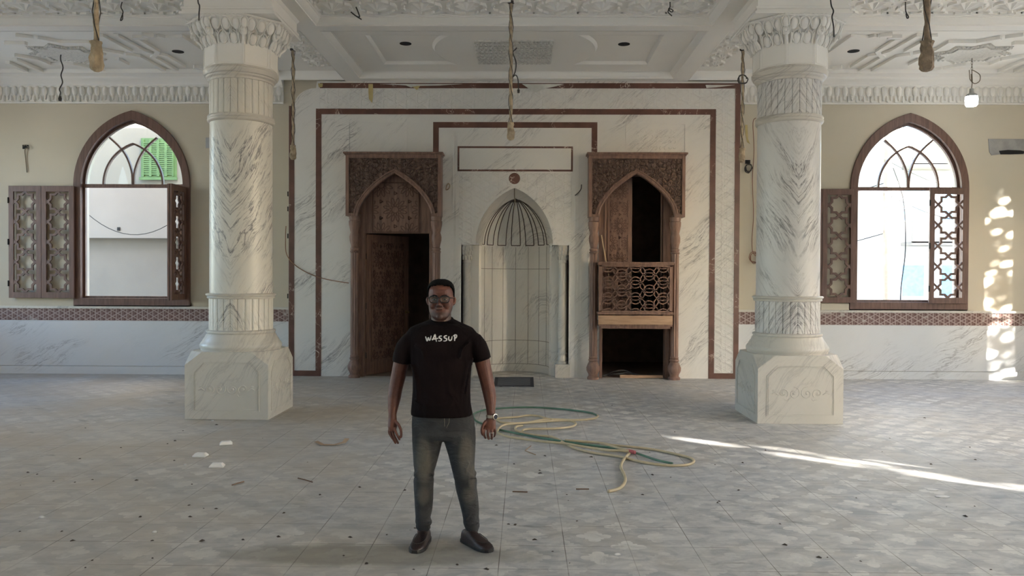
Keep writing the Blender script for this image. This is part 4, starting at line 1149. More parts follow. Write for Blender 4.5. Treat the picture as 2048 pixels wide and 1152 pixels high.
# ------------------------------------------------------------------ street side beyond the sunny wall: unseen walls added to block the low sun, trees that break it up
OUT_GREY = mk_plaster('outside_grey_render', (.42,.42,.41), .1)
struct(MB().box(24, 25.0, -6.6, -.45, -.3, 10.5).build('sun_block_house_wall', OUT_GREY))  # added out of view to keep the sun off the wide side windows
struct(MB().box(24, 25.0, -30, -9.55, -.3, 11).box(26, 32, 4.4, 30, -.3, 8).build('sun_block_terrace_wall', OUT_GREY))
LEAF = simple('street_tree_leaf', (.10,.17,.05), .6); BARK = simple('street_tree_bark', (.16,.12,.08), .9)
SUN_U = Vector((.6, .8, 0)); SUN_V = SUN_U.cross(SUN_DIR).normalized()
if SUN_V.z < 0: SUN_V = -SUN_V
def street_tree(label, base, crown, rad, n, seed, win, gr=(.026,.044)):
    """leafy tree; small gaps in the crown let thin beams of low sun through. win: (u0,u1,v0,v1) of the side window seen along the sun"""
    T = thing('street_tree', label, 'tree', base)
    rng = random.Random(seed); m = MB()
    u0, u1, v0, v1 = win; gaps = []
    for _ in range(int((u1-u0)*(v1-v0)*16)):
        cu, cv, cr = rng.uniform(u0, u1), rng.uniform(v0, v1), rng.uniform(.14, .32)
        for _ in range(rng.randint(1, 4)): gaps.append((rng.gauss(cu, cr*.5), rng.gauss(cv, cr*.8), rng.uniform(*gr)))
    cell = {}
    for g in gaps:
        for a in (-1, 0, 1):
            for b in (-1, 0, 1): cell.setdefault((int(g[0]/.1)+a, int(g[1]/.1)+b), []).append(g)
    clumps = [Vector((rng.gauss(0, .5), rng.gauss(0, .5), rng.gauss(0, .5))) for _ in range(30)]
    for i in range(n):
        if rng.random() < .2:
            c = rng.choice(clumps); q = Vector((c.x+rng.gauss(0,.16), c.y+rng.gauss(0,.16), c.z+rng.gauss(0,.16)))
        else: q = Vector((rng.uniform(-1,1), rng.uniform(-1,1), rng.uniform(-1,1)))
        if q.length > 1: continue
        c = Vector(crown)+Vector((q.x*rad[0], q.y*rad[1], q.z*rad[2]))
        u, v = c.dot(SUN_U), c.dot(SUN_V)
        if any((u-g[0])**2+(v-g[1])**2 < g[2]**2 for g in cell.get((int(u/.1), int(v/.1)), ())): continue
        d = Vector((rng.gauss(0,1), rng.gauss(0,1), rng.gauss(0,1))).normalized(); w_ = d.orthogonal().normalized(); L = rng.uniform(.032, .046)
        m.v += [tuple(c-d*L), tuple(c+w_*L*.55), tuple(c+d*L), tuple(c-w_*L*.55)]; k = len(m.v); m.f.append((k-4, k-3, k-2, k-1))
    me = bpy.data.meshes.new('foliage'); o_ = T.location
    me.from_pydata([(v[0]-o_.x, v[1]-o_.y, v[2]-o_.z) for v in m.v], [], m.f); me.materials.append(LEAF)
    o = bpy.data.objects.new('foliage', me); COL.objects.link(o); o.parent = T
    b = Vector(base); c = Vector(crown); side = SUN_U*1.0
    m = MB().tube([b+side, b.lerp(c, .5)+side, c+side*.8], [.16, .12, .05], 8)
    m.build('trunk', BARK, T)
    return T
def up_sun(y, z, dist): return (XR+.8*dist, y-.6*dist, z+dist*math.tan(math.radians(15)))
def win_uv(y0, y1, z0, z1):
    P = [Vector((XR, y, z)) for y in (y0, y1+.25) for z in (z0, z1)]
    return min(p.dot(SUN_U) for p in P), max(p.dot(SUN_U) for p in P), min(p.dot(SUN_V) for p in P), max(p.dot(SUN_V) for p in P)
street_tree('tall leafy street tree outside the narrow side window next to the back wall', (*up_sun(12.4, 0, 9)[:2], -.3), up_sun(12.5, 2.2, 9), (1.35, 1.35, 2.5), 62000, 21, win_uv(12.05, 12.75, .5, 3.95))
street_tree('round leafy street tree outside the middle of the sunny side wall', (*up_sun(2.45, 0, 8)[:2], -.3), up_sun(2.5, 2.1, 8), (1.35, 1.35, 1.7), 44000, 9, win_uv(2.0, 2.83, 1.3, 3.0), (.034,.058))

# ------------------------------------------------------------------ hanging fittings
WRAP = simple('dusty_wrapping_paper', (.42,.33,.22), .85, var=.25, scale=14, bump=.02, bscale=25)
WRAP_B = simple('dusty_wrapping_dark', (.26,.19,.13), .85, var=.25, scale=14, bump=.02, bscale=25)
WIRE = simple('dark_wire', (.05,.042,.035), .6)
BRASSY = simple('dusty_chain', (.20,.16,.11), .5, .5)
def pendant(label, px, py_top, py_bot, D, wrap_px, wpx, mat, seed, ceil_z=None):
    x, zb = on_y(px, py_bot, D); zt = ZC if ceil_z is None else ceil_z
    T = thing('wrapped_pendant', label, 'pendant lamp', (x, D, zt), group='wrapped pendant fittings hanging from the ceiling')
    rng = random.Random(seed); s = D/FPX
    hw = wrap_px*s; r = wpx*s/2
    P = []; R = []
    n = 22
    for i in range(n+1):
        z = zt-(zt-(zb+hw))*i/n; P.append((x+rng.uniform(-.006,.006), D+rng.uniform(-.006,.006), z)); R.append(r*.42*rng.uniform(.8, 1.2))
    MB().tube(P, R, 9).build('wrapped_rod', mat, T, smooth=True)
    rings = []
    for i, (t, q) in enumerate(((0,.5),(.015,.9),(.06,.95),(.13,.84),(.22,.80),(.38,.92),(.56,1.02),(.76,1.04),(.88,.92),(.95,.7),(.985,.4),(1,.1))):
        rings.append([(x+r*q*(1+rng.uniform(-.2,.2))*math.cos(2*PI*k/10), D+r*q*(1+rng.uniform(-.2,.2))*math.sin(2*PI*k/10), zb+hw*(1-t)) for k in range(10)])
    MB().loft(rings).build('wrapped_shade', mat, T)
    MB().lathe([(.001,0),(.05,0),(.045,-.02),(.012,-.03)], (x, D, zt), 14).build('ceiling_rose', WIRE, T)
    for k in range(2):
        pts = [(x+r*.6*math.cos(i*1.1+k*3), D+r*.6*math.sin(i*1.1+k*3), zt-(zt-zb-hw)*i/14) for i in range(15)]
        MB().tube(pts, .0045, 5).build('loose_wire', WIRE, T)
    return T
pendant('large tan paper-wrapped pendant hanging in front of the beige-view window side', 193, 0, 144, 6.3, 62, 25, WRAP, 1)
pendant('large dark brown wrapped pendant near the lit bulb', 1853, 0, 144, 6.3, 62, 27, WRAP_B, 2)
pendant('tan wrapped pendant hanging in front of the mihrab centre', 1021, 8, 281, 10.1, 36, 15, WRAP, 3)
pendant('thin wrapped pendant hanging beside the door-side column over the brown border', 586, 100, 320, 12.2, 30, 13, WRAP, 4)
PEND5 = pendant('thin wrapped pendant with wire loop hanging beside the pulpit-side column', 1484, 108, 326, 12.2, 30, 12, WRAP, 5)

def wire(name, label, cat, pts, r=.006, mat=WIRE, group=None):
    """pts: list of (px, py, D)"""
    P = [Vector((on_y(a, b, D)[0], D, on_y(a, b, D)[1])) for a, b, D in pts]
    o = MB().tube(spline(P, 5), r, 6).build(name, mat, smooth=True)
    return tag(o, label, cat, group)
def cy(py, px=1024): return on_z(px, py, ZC)[1]
def coil(cx, cy_, rx, ry, D, turns, rng, j=2.0):
    L = []
    for i in range(int(turns*8)):
        a = i*PI/4; k = 1+rng.uniform(-.25,.25); L.append((cx+rx*k*math.cos(a)+rng.uniform(-j,j)*.3, cy_+ry*k*math.sin(a), D+rng.uniform(-.03,.03)))
    return L
rng = random.Random(8)
D = cy(105, 123)
T = wire('hanging_wire', 'knotted dark wire with a socket hanging in the beige-view window bay', 'wire', [(123,104,D),(121,118,D),(126,135,D),(122,150,D),(125,165,D),(119,178,D),(121,186,D),(117,198,D)], .010)
x, z = on_y(120, 197, D); MB().lathe([(.001,-.04),(.022,-.04),(.026,0),(.014,.04),(.001,.04)], (x, D, z), 10).build('lamp_socket', WIRE, T)
D = cy(56, 1030)-.0
T = wire('hanging_wire', 'tangled dark wires hanging from the carved panel behind the mihrab pendant', 'wire', [(1026,78,11.9),(1032,70,11.9),(1034,62,11.9),(1027,75,11.9),(1033,95,11.9),(1026,105,11.9),(1032,125,11.9),(1030,145,11.9),(1022,158,11.9),(1031,150,11.9),(1036,160,11.9),(1037,184,11.9)], .008)
x, z = on_y(1037, 182, 11.9); MB().lathe([(.001,-.03),(.018,-.03),(.02,.02),(.001,.03)], (x, 11.9, z), 8).build('lamp_socket', WIRE, T)
D = 10.1
wire('hanging_wire', 'short dark looped wire in the star ceiling over the beige-view window', 'wire', [(245,2,D),(242,14,D),(246,24,D),(243,34,D),(241,41,D),(245,38,D),(245,26,D)], .007)
wire('hanging_wire', 'forked dark wire end in the ceiling before the wooden door side', 'wire', [(712,14,D),(717,26,D),(719,34,D),(712,32,D),(702,24,D),(712,32,D),(723,39,D)], .008)
wire('hanging_wire', 'small curled wire in the ceiling on the pulpit side of the middle bay', 'wire', [(1340,4,D),(1340,14,D),(1337,19,D),(1343,24,D),(1346,21,D),(1340,18,D),(1336,24,D),(1344,32,D)], .007)
wire('hanging_wire', 'small looped wire hanging from the star ceiling near the dark brown pendant', 'wire', [(1811,4,D),(1811,16,D),(1812,24,D),(1817,34,D),(1814,36,D),(1812,27,D)], .008)
wire('hanging_wire', 'dark wire dangling before the door-side column capital', 'wire', [(397,-72,8.9),(396,-30,8.9),(396,2,8.9),(399,12,8.9),(398,28,8.9),(398,41,8.9)], .008)
wire('hanging_wire', 'long kinked wire dangling before the pulpit-side column capital', 'wire', [(1661,-72,8.9),(1660,-30,8.9),(1662,8,8.9),(1667,22,8.9),(1664,34,8.9),(1667,52,8.9),(1668,74,8.9)], .008)
wire('wall_wire', 'dark wire hanging out of a small box on the wall above the dark shutter pair', 'wire', [(47,292,WY-.03),(52,290,WY-.05),(57,296,WY-.05),(50,299,WY-.04),(51,315,WY-.02),(54,345,WY-.02)], .009, BRASSY)
x, z = on_y(52, 294, WY); tag(MB().box(x-.05, x+.04, WY-.02, WY+.01, z-.035, z+.035).build('junction_box', HOLE), 'small open electric box in the wall above the dark shutter pair', 'box')
x, z = on_y(417, 286, WY); tag(MB().box(x-.04, x+.03, WY-.03, WY+.0, z-.09, z+.09).build('wall_switch', simple('grey_switch', (.42,.42,.42), .5), bevel=.004), 'small grey wall control box between arched window and door-side column', 'switch')
L = [(1512,236,WY-.05),(1506,246,WY-.03),(1508,300,WY-.03),(1505,360,WY-.03),(1507,430,WY-.03),(1504,480,WY-.03),(1506,505,WY-.03)]
wire('wall_wire', 'long thin wire hanging down the wall to a red-brown coil beside the column', 'wire', L+coil(1508, 515, 8, 10, WY-.06, 3.5, rng), .006, simple('copper_wire', (.24,.10,.06), .5))
wire('cable_coil', 'small coil of dark cable on the cream wall at the edge of the marble panel', 'cable', coil(1497, 336, 7, 8, WY-.05, 3, rng), .008)
x, z = on_y(1495, 324, WY); tag(MB().box(x-.04, x+.04, WY-.03, WY+.01, z-.03, z+.03).build('junction_box', HOLE), 'black box above the small cable coil at the marble panel edge', 'box')
P = [Vector((on_y(a, b, D)[0], D, on_y(a, b, D)[1])) for a, b, D in coil(1485, 158, 9, 9, 12.17, 2.2, rng)]
MB().tube(spline(P, 5), .008, 6).build('cable_loop', WIRE, PEND5, smooth=True)
wire('wall_wire', 'slack brown wire running across the marble panel to the door post', 'wire', [(572,452,PY-.03),(571,475,PY-.03),(573,508,PY-.03),(590,530,PY-.02),(620,548,PY-.02),(655,559,PY-.02),(697,566,YC)], .008, simple('tan_wire', (.30,.17,.10), .6))
wire('wall_wire', 'short curled wire stub on the marble between the door hood and the inscription frame', 'wire', [(892,380,PY-.01),(893,373,PY-.04),(897,367,PY-.04),(900,372,PY-.03),(897,378,PY-.03),(892,380,PY-.02)], .010, WRAP)
wire('wall_wire', 'short bent wire stub on the marble between niche arch and pulpit hood', 'wire', [(1163,369,PY-.02),(1162,378,PY-.03),(1157,385,PY-.03),(1150,391,PY-.01)], .008)
wire('wall_wire', 'wire hanging from the point of the niche arch into the niche', 'wire', [(1029,377,PY-.01),(1029,392,PY-.01),(1030,405,PY-.01),(1028,414,PY-.02),(1027,420,PY-.02)], .009, BRASSY)
for k, py in enumerate((388, 418, 472, 592)):
    x, z = on_y(572, py, PY+.06)
    tag(MB().box(PX0-.03, PX0-.004, PY+.03, PY+.10, z-.04, z+.04).build('edge_hole_block', HOLE), ('topmost', 'second highest', 'third highest', 'lowest')[k]+' black block for a dark hole in the panel edge facing the door-side column', 'hole', 'black blocks for holes in the panel edge')  # black blocks stand in for the dark holes in the panel edge
TAPE = simple('yellowed_masking_tape', (.55,.44,.20), .8); FILM = simple('torn_white_film', (.66,.64,.58), .8)
def flap(name, label, cat, P, y, mat, t=.006):
    return tag(MB().plate([on_y(a, b, y) for a, b in P], [], y-t, y).build(name, mat), label, cat)
flap('tape_strip', 'yellowed tape strip hanging from the top border near the rounded panel corner', 'tape', [(737,168),(746,168),(746,195),(744,206),(738,198),(737,185)], PY-.012, TAPE)
flap('tape_strip', 'small yellowed tape scrap on the top border between strip and torn film', 'tape', [(822,172),(840,172),(836,178),(833,180),(830,177)], PY-.012, TAPE)
flap('tape_strip', 'yellowed tape scrap at the end of the top border by the rounded corner', 'tape', [(636,167),(646,167),(645,174),(638,175)], PY-.012, TAPE)
flap('torn_film', 'torn triangle of white film hanging over the top border behind the central pendant', 'film', [(1044,168),(1128,168),(1110,173),(1085,178),(1068,186),(1056,176)], PY-.012, FILM)
flap('torn_film', 'ragged white film edge over the top border on the door side', 'film', [(760,168),(925,168),(880,171),(835,172),(822,175),(812,171)], PY-.012, FILM)
flap('torn_film', 'long thin white film edge over the top border at the pulpit side', 'film', [(1411,170),(1470,170),(1440,174),(1413,176)], PY-.012, FILM)
flap('tape_strip', 'curled tape strip on the cream wall beside the thin pendant by the pulpit-side column', 'tape', [(1490,250),(1495,250),(1496,278),(1500,288),(1494,284),(1491,268)], WY-.004, TAPE)
# unfinished air-conditioner niche at the edge of the cream wall
a, z1 = on_y(1976, 278, WY); b, z0 = on_y(2078, 311, WY)
NB = tag(MB().plate([(a, z1), (a+.02, z0+.06), (a+.06, z0), (a+.22, z0+.02), (a+.24, z0+.07), (b-.2, z0+.06), (b, z0), (b, z1)], [], WY-.012, WY).build('cement_patch', simple('grey_cement', (.36,.35,.33), .9, bump=.01)), 'rough grey cement patch with a dark gash on the wall beyond the glaring window', 'cement patch')
MB().plate([on_y(p, q, WY) for p, q in ((1997,302),(2015,300),(2040,301),(2048,303),(2046,308),(2020,309),(2000,309))], [], WY-.016, WY-.011).build('gash', HOLE, NB)  # raised black plate, the darkness of the hole is put into its colour

# the one lit bulb
D = cy(112, 1943); x, z = on_y(1943, 197, D)
LBm = thing('light_bulb', 'glowing white bulb hanging on a chain in the glaring window bay', 'light bulb', (x, D, ZC))
em = bpy.data.materials.new('glowing_bulb'); em.use_nodes = True; em.node_tree.nodes['Principled BSDF'].inputs['Emission Color'].default_value = (.93,.97,1,1); em.node_tree.nodes['Principled BSDF'].inputs['Emission Strength'].default_value = 9
MB().lathe([(.001,-.125),(.07,-.12),(.088,-.095),(.092,-.02),(.088,.03),(.001,.035)], (x, D, z), 24).build('glowing_glass', em, LBm, smooth='auto')
MB().lathe([(.088,.03),(.075,.06),(.035,.085),(.03,.15),(.018,.155),(.001,.156)], (x, D, z), 20).build('bulb_neck', simple('grey_bulb_neck', (.34,.34,.33), .5), LBm, smooth='auto')
m = MB(); zc = z+.16; zk = on_y(1943, 140, D)[1]
m.tube([(x, D, zc), (x+.01, D, zc+.1), (x, D, zk)], .007, 6); m.tube(spline([(x, D, zk), (x+.05, D, zk-.02), (x+.125, D, zk-.08), (x+.12, D, zk-.17), (x+.05, D, zk-.21), (x+.0, D, zk-.17), (x-.01, D, zk-.06)], 6), .007, 6)
m.tube([(x-.04, D, zk), (x-.03, D, zk-.14), (x+.01, D, zk-.2)], .007, 6)
m.build('cord', BRASSY, LBm)
m = MB(); n = int((ZC-zk)/.045)
for i in range(n):
    zz_ = zk+.02+i*.045; a = (i % 2)*PI/2
    m.tube([(x+.012*math.cos(t)*math.cos(a), D+.012*math.cos(t)*math.sin(a), zz_+.03*math.sin(t)) for t in [k*PI/4 for k in range(8)]], .0035, 4, closed=True)
m.build('chain', BRASSY, LBm)
MB().lathe([(.001,0),(.06,0),(.05,-.02),(.001,-.025)], (x, D, ZC), 14).build('ceiling_rose', GYPSUM, LBm)

# ------------------------------------------------------------------ floor clutter
CREAMH = simple('cream_rubber_hose', (.58,.47,.29), .45, var=.1); GREENH = simple('green_rubber_hose', (.10,.20,.13), .45, var=.15); REDH = simple('red_tape', (.45,.10,.10), .5)
H = thing('garden_hose', 'long cream and green water hose lying in loops on the tiles beside the man', 'hose', (*on_z(1180, 880, 0), 0))
def fl(P, z=.013, n=7, lift=None):
    Q = []
    for i, (a, b) in enumerate(P):
        px, py = 920+a/4.096, 780+b/4.096; zz_ = z+(lift[i] if lift else 0); x, y = on_z(px, py, zz_); Q.append((x, y, zz_))
    return spline(Q, n)
hr = .0125
MB().tube(fl([(1122,206),(1130,214),(1090,235),(950,246),(800,241),(690,242),(550,266),(430,272),(340,264),(303,240),(340,230),(470,220),(560,207),(650,214),(700,231),(760,243)]), hr, 8).build('cream_length', CREAMH, H, smooth=True)
MB().tube(fl([(302,345),(318,315),(350,290),(430,276),(640,262),(820,251),(920,257),(948,280),(900,303),(760,316),(600,318),(530,323),(512,333)], .024), hr, 8).build('cream_length', CREAMH, H, smooth=True)
MB().tube(fl([(515,290),(470,296),(452,312),(470,335),(540,356),(640,372),(740,381),(800,402),(860,438),(950,480),(1100,516),(1300,545),(1500,592),(1700,617),(1850,614),(1915,588),(1885,556),(1760,524),(1600,490),(1400,465),(1250,452),(1150,434),(1000,421),(860,412)], .013), hr, 8).build('cream_length', CREAMH, H, smooth=True)
MB().tube(fl([(302,345),(370,376),(480,396),(700,424),(860,438),(1000,462),(1200,492),(1300,497),(1385,503)], .030), hr, 8).build('cream_length', CREAMH, H, smooth=True)
MB().tube(fl([(1150,434),(1230,455),(1300,475),(1385,500)], .034), hr, 8).build('cream_length', CREAMH, H, smooth=True)
MB().tube(fl([(1398,512),(1345,565),(1318,630),(1348,700),(1350,755),(1305,805),(1215,830)], .014), .0135, 8).build('cream_length', CREAMH, H, smooth=True)
MB().tube(fl([(210,285),(130,250),(112,200),(190,165),(330,149),(500,141),(640,143),(860,158),(1060,184),(1125,208)]), hr*.92, 8).build('green_length', GREENH, H, smooth=True)
MB().tube(fl([(310,322),(450,352),(640,388),(800,414),(960,437),(1150,462),(1300,480),(1430,512),(1600,570),(1740,602)], .016), hr*.92, 8).build('green_length', GREENH, H, smooth=True)
MB().tube(fl([(1368,497),(1400,504),(1432,512)], .03, 3), .019, 8).build('red_joint', REDH, H, smooth=True)

c = [on_z(990,755.5,0), on_z(1067,755.5,0), on_z(1068,774,0), on_z(987,774,0)]
MATM = NT('black_and_grey_woven_mat'); v_, x_, y_, z_ = MATM.pos('obj')
pt = MATM.step(MATM.M('ABSOLUTE', MATM.M('SINE', MATM.M('ADD', MATM.M('MULTIPLY', y_, 38), MATM.M('MULTIPLY', MATM.M('ABSOLUTE', MATM.M('SINE', MATM.M('MULTIPLY', x_, 16))), 2.2)))), .3, .6)
MATM = MATM.done(MATM.mix(pt, (.035,.034,.036), (.13,.13,.135)), .9)
mt = thing('door_mat', 'small black patterned mat on the floor in front of the mihrab niche', 'mat', (sum(p[0] for p in c)/4, sum(p[1] for p in c)/4, 0))
MB().plate(c, [], .002, .012, 'z').build('woven_field', MATM, mt)
MB().path([(p[0], p[1], .004) for p in [(q[0]*.9+sum(r[0] for r in c)/4*.1, q[1]*.9+sum(r[1] for r in c)/4*.1) for q in c]], .05, .011, (0,0,1), closed=True).build('border', simple('mat_black_border', (.03,.03,.032), .9), mt)

WB = simple('white_tile_spacer', (.74,.72,.68), .5, var=.04)
for (px, py, rz, lab) in ((452,889,.35,'white tapered plastic tray on the tiles, farthest of the three'), (401,913,-.05,'white tapered plastic tray on the tiles, middle one nearest the column side'), (434,934,.15,'white tapered plastic tray on the tiles, closest to the camera of three')):
    x, y = on_z(px, py, 0)
    m = MB().loft([[(-.062,-.045,0),(.062,-.045,0),(.062,.045,0),(-.062,.045,0)], [(-.062,-.045,.012),(.062,-.045,.012),(.062,.045,.012),(-.062,.045,.012)], [(-.042,-.028,.034),(.042,-.028,.034),(.042,.028,.034),(-.042,.028,.034)]])
    m.xf(Matrix.Translation((x, y, .001)) @ Matrix.Rotation(rz, 4, 'Z'))
    tag(m.build('plastic_tray', WB, bevel=.003), lab, 'tray', 'white trays on the floor')
def floor_strip(name, label, cat, P, w_, h, mat, z=.002):
    Q = [(*on_z(a, b, 0), z) for a, b in P]
    return tag(MB().path(Q, w_, h, (0,0,1)).build(name, mat), label, cat)
CARD = simple('brown_cardboard', (.36,.25,.16), .9)
Q = [(*on_z(a, b, 0), z) for a, b, z in ((632,889,.03),(645,891,.008),(668,891,.006),(688,889,.02),(694,886,.045))]
tag(MB().path(Q, .05, .004, (0,0,1)).build('cardboard_strip', CARD), 'curled brown cardboard strip lying on the tiles to the side of the man', 'cardboard')
TW = simple('dry_twig', (.17,.10,.06), .9)
for k, (P, lab) in enumerate((([(464,972),(476,968),(488,965)], 'dry twig on the tiles below the three white trays'), ([(596,958),(612,962),(625,966)], 'thin dry stalk on the tiles below the cardboard strip'), ([(1025,985),(1055,986)], 'short straight dry stick on the tiles beyond the standing man'),
        ([(1062,893),(1050,903),(1071,911)], 'pale bent straw near the hose loops'), ([(1152,980),(1178,980)], 'thin dark splinter beside the free hose end'))):
    Q = [(*on_z(a, b, 0), .008) for a, b in P]
    tag(MB().tube(Q, .005, 5).build('dry_twig', TW if k != 3 else CARD), lab, 'twig')
rng = random.Random(17); m = MB()
spots = [(107,963),(185,960),(273,961),(384,969),(366,862),(433,850),(486,1080),(404,1082),(305,1117),(432,1018),(378,1011),(160,918),(380,1034),(1017,1049),(1285,990),(1893,1014),(1931,1033),(1435,1006),(1462,943),(1224,811),(1010,945),(993,891),(1080,947),(1305,950),(1260,1005),(1030,1050),(640,990),(700,1075),(615,925),(1982,1140),(1430,930),(335,888),(350,882),(41,971),(150,965)]
for px, py in spots+[(rng.uniform(20,2030), rng.uniform(830,1140)) for _ in range(60)]:
    x, y = on_z(px, py, 0); s = rng.uniform(.006, .02); a = rng.uniform(0, 6)
    M = Matrix.Translation((x, y, .002)) @ Matrix.Rotation(a, 4, 'Z')
    m.add([M @ Vector(p) for p in ((-s,-s*.5,0),(s,-s*.6,0),(s*.8,s*.5,0),(-s*.7,s*.6,0),(0,0,s*.5))], [(0,1,4),(1,2,4),(2,3,4),(3,0,4),(0,3,2,1)])
tag(m.build('debris', simple('dark_crumbs', (.075,.055,.04), .9)), 'scattered dark crumbs and chips of building dirt on the tiles', 'debris', kind='stuff')
m = MB()
for px, py, s in ((425,842,.02),(1865,980,.05),(1885,994,.06),(1727,961,.05),(83,1035,.02),(310,1065,.018),(370,930,.015),(1235,1110,.02)):
    x, y = on_z(px, py, 0); m.ell((x, y, .003), (s, s*.6, .006 if s > .03 else s*.5), 9, 5)
tag(m.build('plaster_crumbs', simple('white_plaster_crumbs', (.66,.65,.62), .9)), 'scattered white plaster crumbs and splashes on the tiles', 'debris', kind='stuff')

# things in and by the pulpit
m = [on_y(1203, 470, PY-.06), on_y(1217, 530, PY-.14)]
tag(MB().bar((m[0][0], PY-.04, m[0][1]), (m[1][0]+.04, PY-.10, m[1][1]-.35), .018, .018, (0,1,0)).build('wooden_stick', simple('pale_stick', (.55,.42,.28), .7)), 'thin pale stick leaning inside the pulpit balcony', 'stick')
tag(MB().box(WX(1240,750), WX(1326,750), PY+.0, PY+.06, .003, .05).build('timber_batten', WOOD_LIGHT), 'pale timber batten on the floor across the low pulpit opening', 'batten')
rng = random.Random(4)
for k in range(3):
    x0_, x1_ = WX(1207+k*6,750), WX(1262+k*14,750)
    P = [(x0_+(x1_-x0_)*i/10, PY+.14+.05*k+.05*math.sin(i*.9+k), .014+.10*math.sin(PI*i/10)*(1 if k == 1 else .45)) for i in range(11)]
    tag(MB().tube(spline(P, 3), .011, 6).build('black_pipe', simple('black_pipe_plastic', (.06,.06,.06), .4) if k == 0 else bpy.data.materials['black_pipe_plastic']), ('low-lying', 'high arching', 'longest flat')[k]+' black plastic pipe on the floor of the low pulpit opening', 'pipe', 'pipes in the pulpit opening')
# ------------------------------------------------------------------ the man
MYD = 5.10
MX = on_y(884, 700, MYD)[0]
man = thing('person', 'bespectacled man in black T-shirt and grey jeans standing with arms at his sides', 'person', (MX, MYD, 0))
def q3(px, py, dy=0.0):
    x, z = on_y(px, py, MYD+dy); return Vector((x, MYD+dy, z))
MPX = MYD/FPX
def remesh(m, name, mat, voxel, smooth=4, parent=man, fac=.5):
    me = m.mesh(name+'_raw'); o = bpy.data.objects.new(name+'_raw', me); COL.objects.link(o)
    r = o.modifiers.new('r', 'REMESH'); r.mode = 'VOXEL'; r.voxel_size = voxel; r.use_smooth_shade = True
    s = o.modifiers.new('s', 'SMOOTH'); s.iterations = smooth; s.factor = fac
    dg = bpy.context.evaluated_depsgraph_get(); dg.update()
    me2 = bpy.data.meshes.new_from_object(o.evaluated_get(dg)); bpy.data.objects.remove(o)
    wl_ = parent.location if parent.parent is None else parent.location+parent.parent.location
    for v in me2.vertices: v.co = v.co - wl_
    me2.materials.clear(); me2.materials.append(mat); me2.name = name
    for p in me2.polygons: p.use_smooth = True; p.material_index = 0
    ob = bpy.data.objects.new(name, me2); COL.objects.link(ob); ob.parent = parent
    return ob
def ering(c, a, b, n=20, ex=2.0, tilt=0.0, axis=None):
    """superellipse ring; horizontal unless axis given"""
    P = []
    for k in range(n):
        t = 2*PI*k/n; ct, st = math.cos(t), math.sin(t)
        x = a*abs(ct)**(2/ex)*(1 if ct >= 0 else -1); y = b*abs(st)**(2/ex)*(1 if st >= 0 else -1)
        P.append((x, y))
    if axis is None: return [Vector((c[0]+x, c[1]+y, c[2]+x*tilt)) for x, y in P]
    d = Vector(axis).normalized(); u = Vector((1,0,0)); u = (u-d*u.dot(d)).normalized(); v = d.cross(u)
    if v.y < 0: v = -v
    return [Vector(c)+u*x+v*y for x, y in P]
def limb(m, pts, n=18, ex=2.0):
    """pts: list of (centre, halfwidth, halfdepth)"""
    R = []
    for i, (c, a, b) in enumerate(pts):
        p0 = pts[max(i-1,0)][0]; p1 = pts[min(i+1,len(pts)-1)][0]
        R.append(ering(c, a, b, n, ex, axis=Vector(p0)-Vector(p1)))
    return m.loft(R)

# --- materials
def mk_skin():
    n = NT('tan_skin'); v, x, y, z = n.pos('world')
    zc = on_y(882, 638, MYD)[1]
    f = n.noise(v, 28, 4)
    c = n.mix(n.step(f, .3, .7), (.115,.038,.024), (.155,.054,.034))
    # stubble on jaw and moustache
    dz = n.M('SUBTRACT', z, zc); dxx = n.M('ABSOLUTE', n.M('SUBTRACT', x, q3(882,600).x))
    jaw = n.M('MULTIPLY', n.M('SUBTRACT', 1, n.step(dz, .035, .060)), n.step(dz, -.03, -.005))
    side = n.M('MULTIPLY', n.step(dxx, .045, .065), n.M('MULTIPLY', n.M('SUBTRACT', 1, n.step(dz, .075, .11)), n.step(dz, -.02, 0)))
    mou = n.M('MULTIPLY', n.M('SUBTRACT', 1, n.step(n.M('ABSOLUTE', n.M('SUBTRACT', dz, .084)), .004, .011)), n.M('SUBTRACT', 1, n.step(dxx, .026, .036)))
    k = n.M('MAXIMUM', n.M('MAXIMUM', jaw, side), mou)
    k = n.M('MULTIPLY', k, n.M('ADD', .42, n.M('MULTIPLY', n.noise(v, 420, 2), .5)))
    c = n.mix(k, c, (.05,.032,.026))
    return n.done(c, .48, n.bump(n.noise(v, 160, 3), .0012))
SKIN = mk_skin()
HAIR = simple('short_black_hair', (.006,.005,.0045), .8, bump=.003, bscale=200, spec=.1)
SHIRT = NT('black_cotton'); v_, x_, y_, z_ = SHIRT.pos('obj')
SHIRT = SHIRT.done(SHIRT.mix(SHIRT.step(SHIRT.noise(v_, 5, 3), .3, .7), (.0065,.0035,.0035), (.011,.006,.006)), .85, SHIRT.bump(SHIRT.M('ADD', SHIRT.noise(v_, 300, 2), SHIRT.M('MULTIPLY', SHIRT.noise(SHIRT.xyz(SHIRT.M('MULTIPLY', x_, 1.6), y_, SHIRT.M('MULTIPLY', z_, .8)), 7, 2, .5, .6), 14)), .0016), spec=.12)
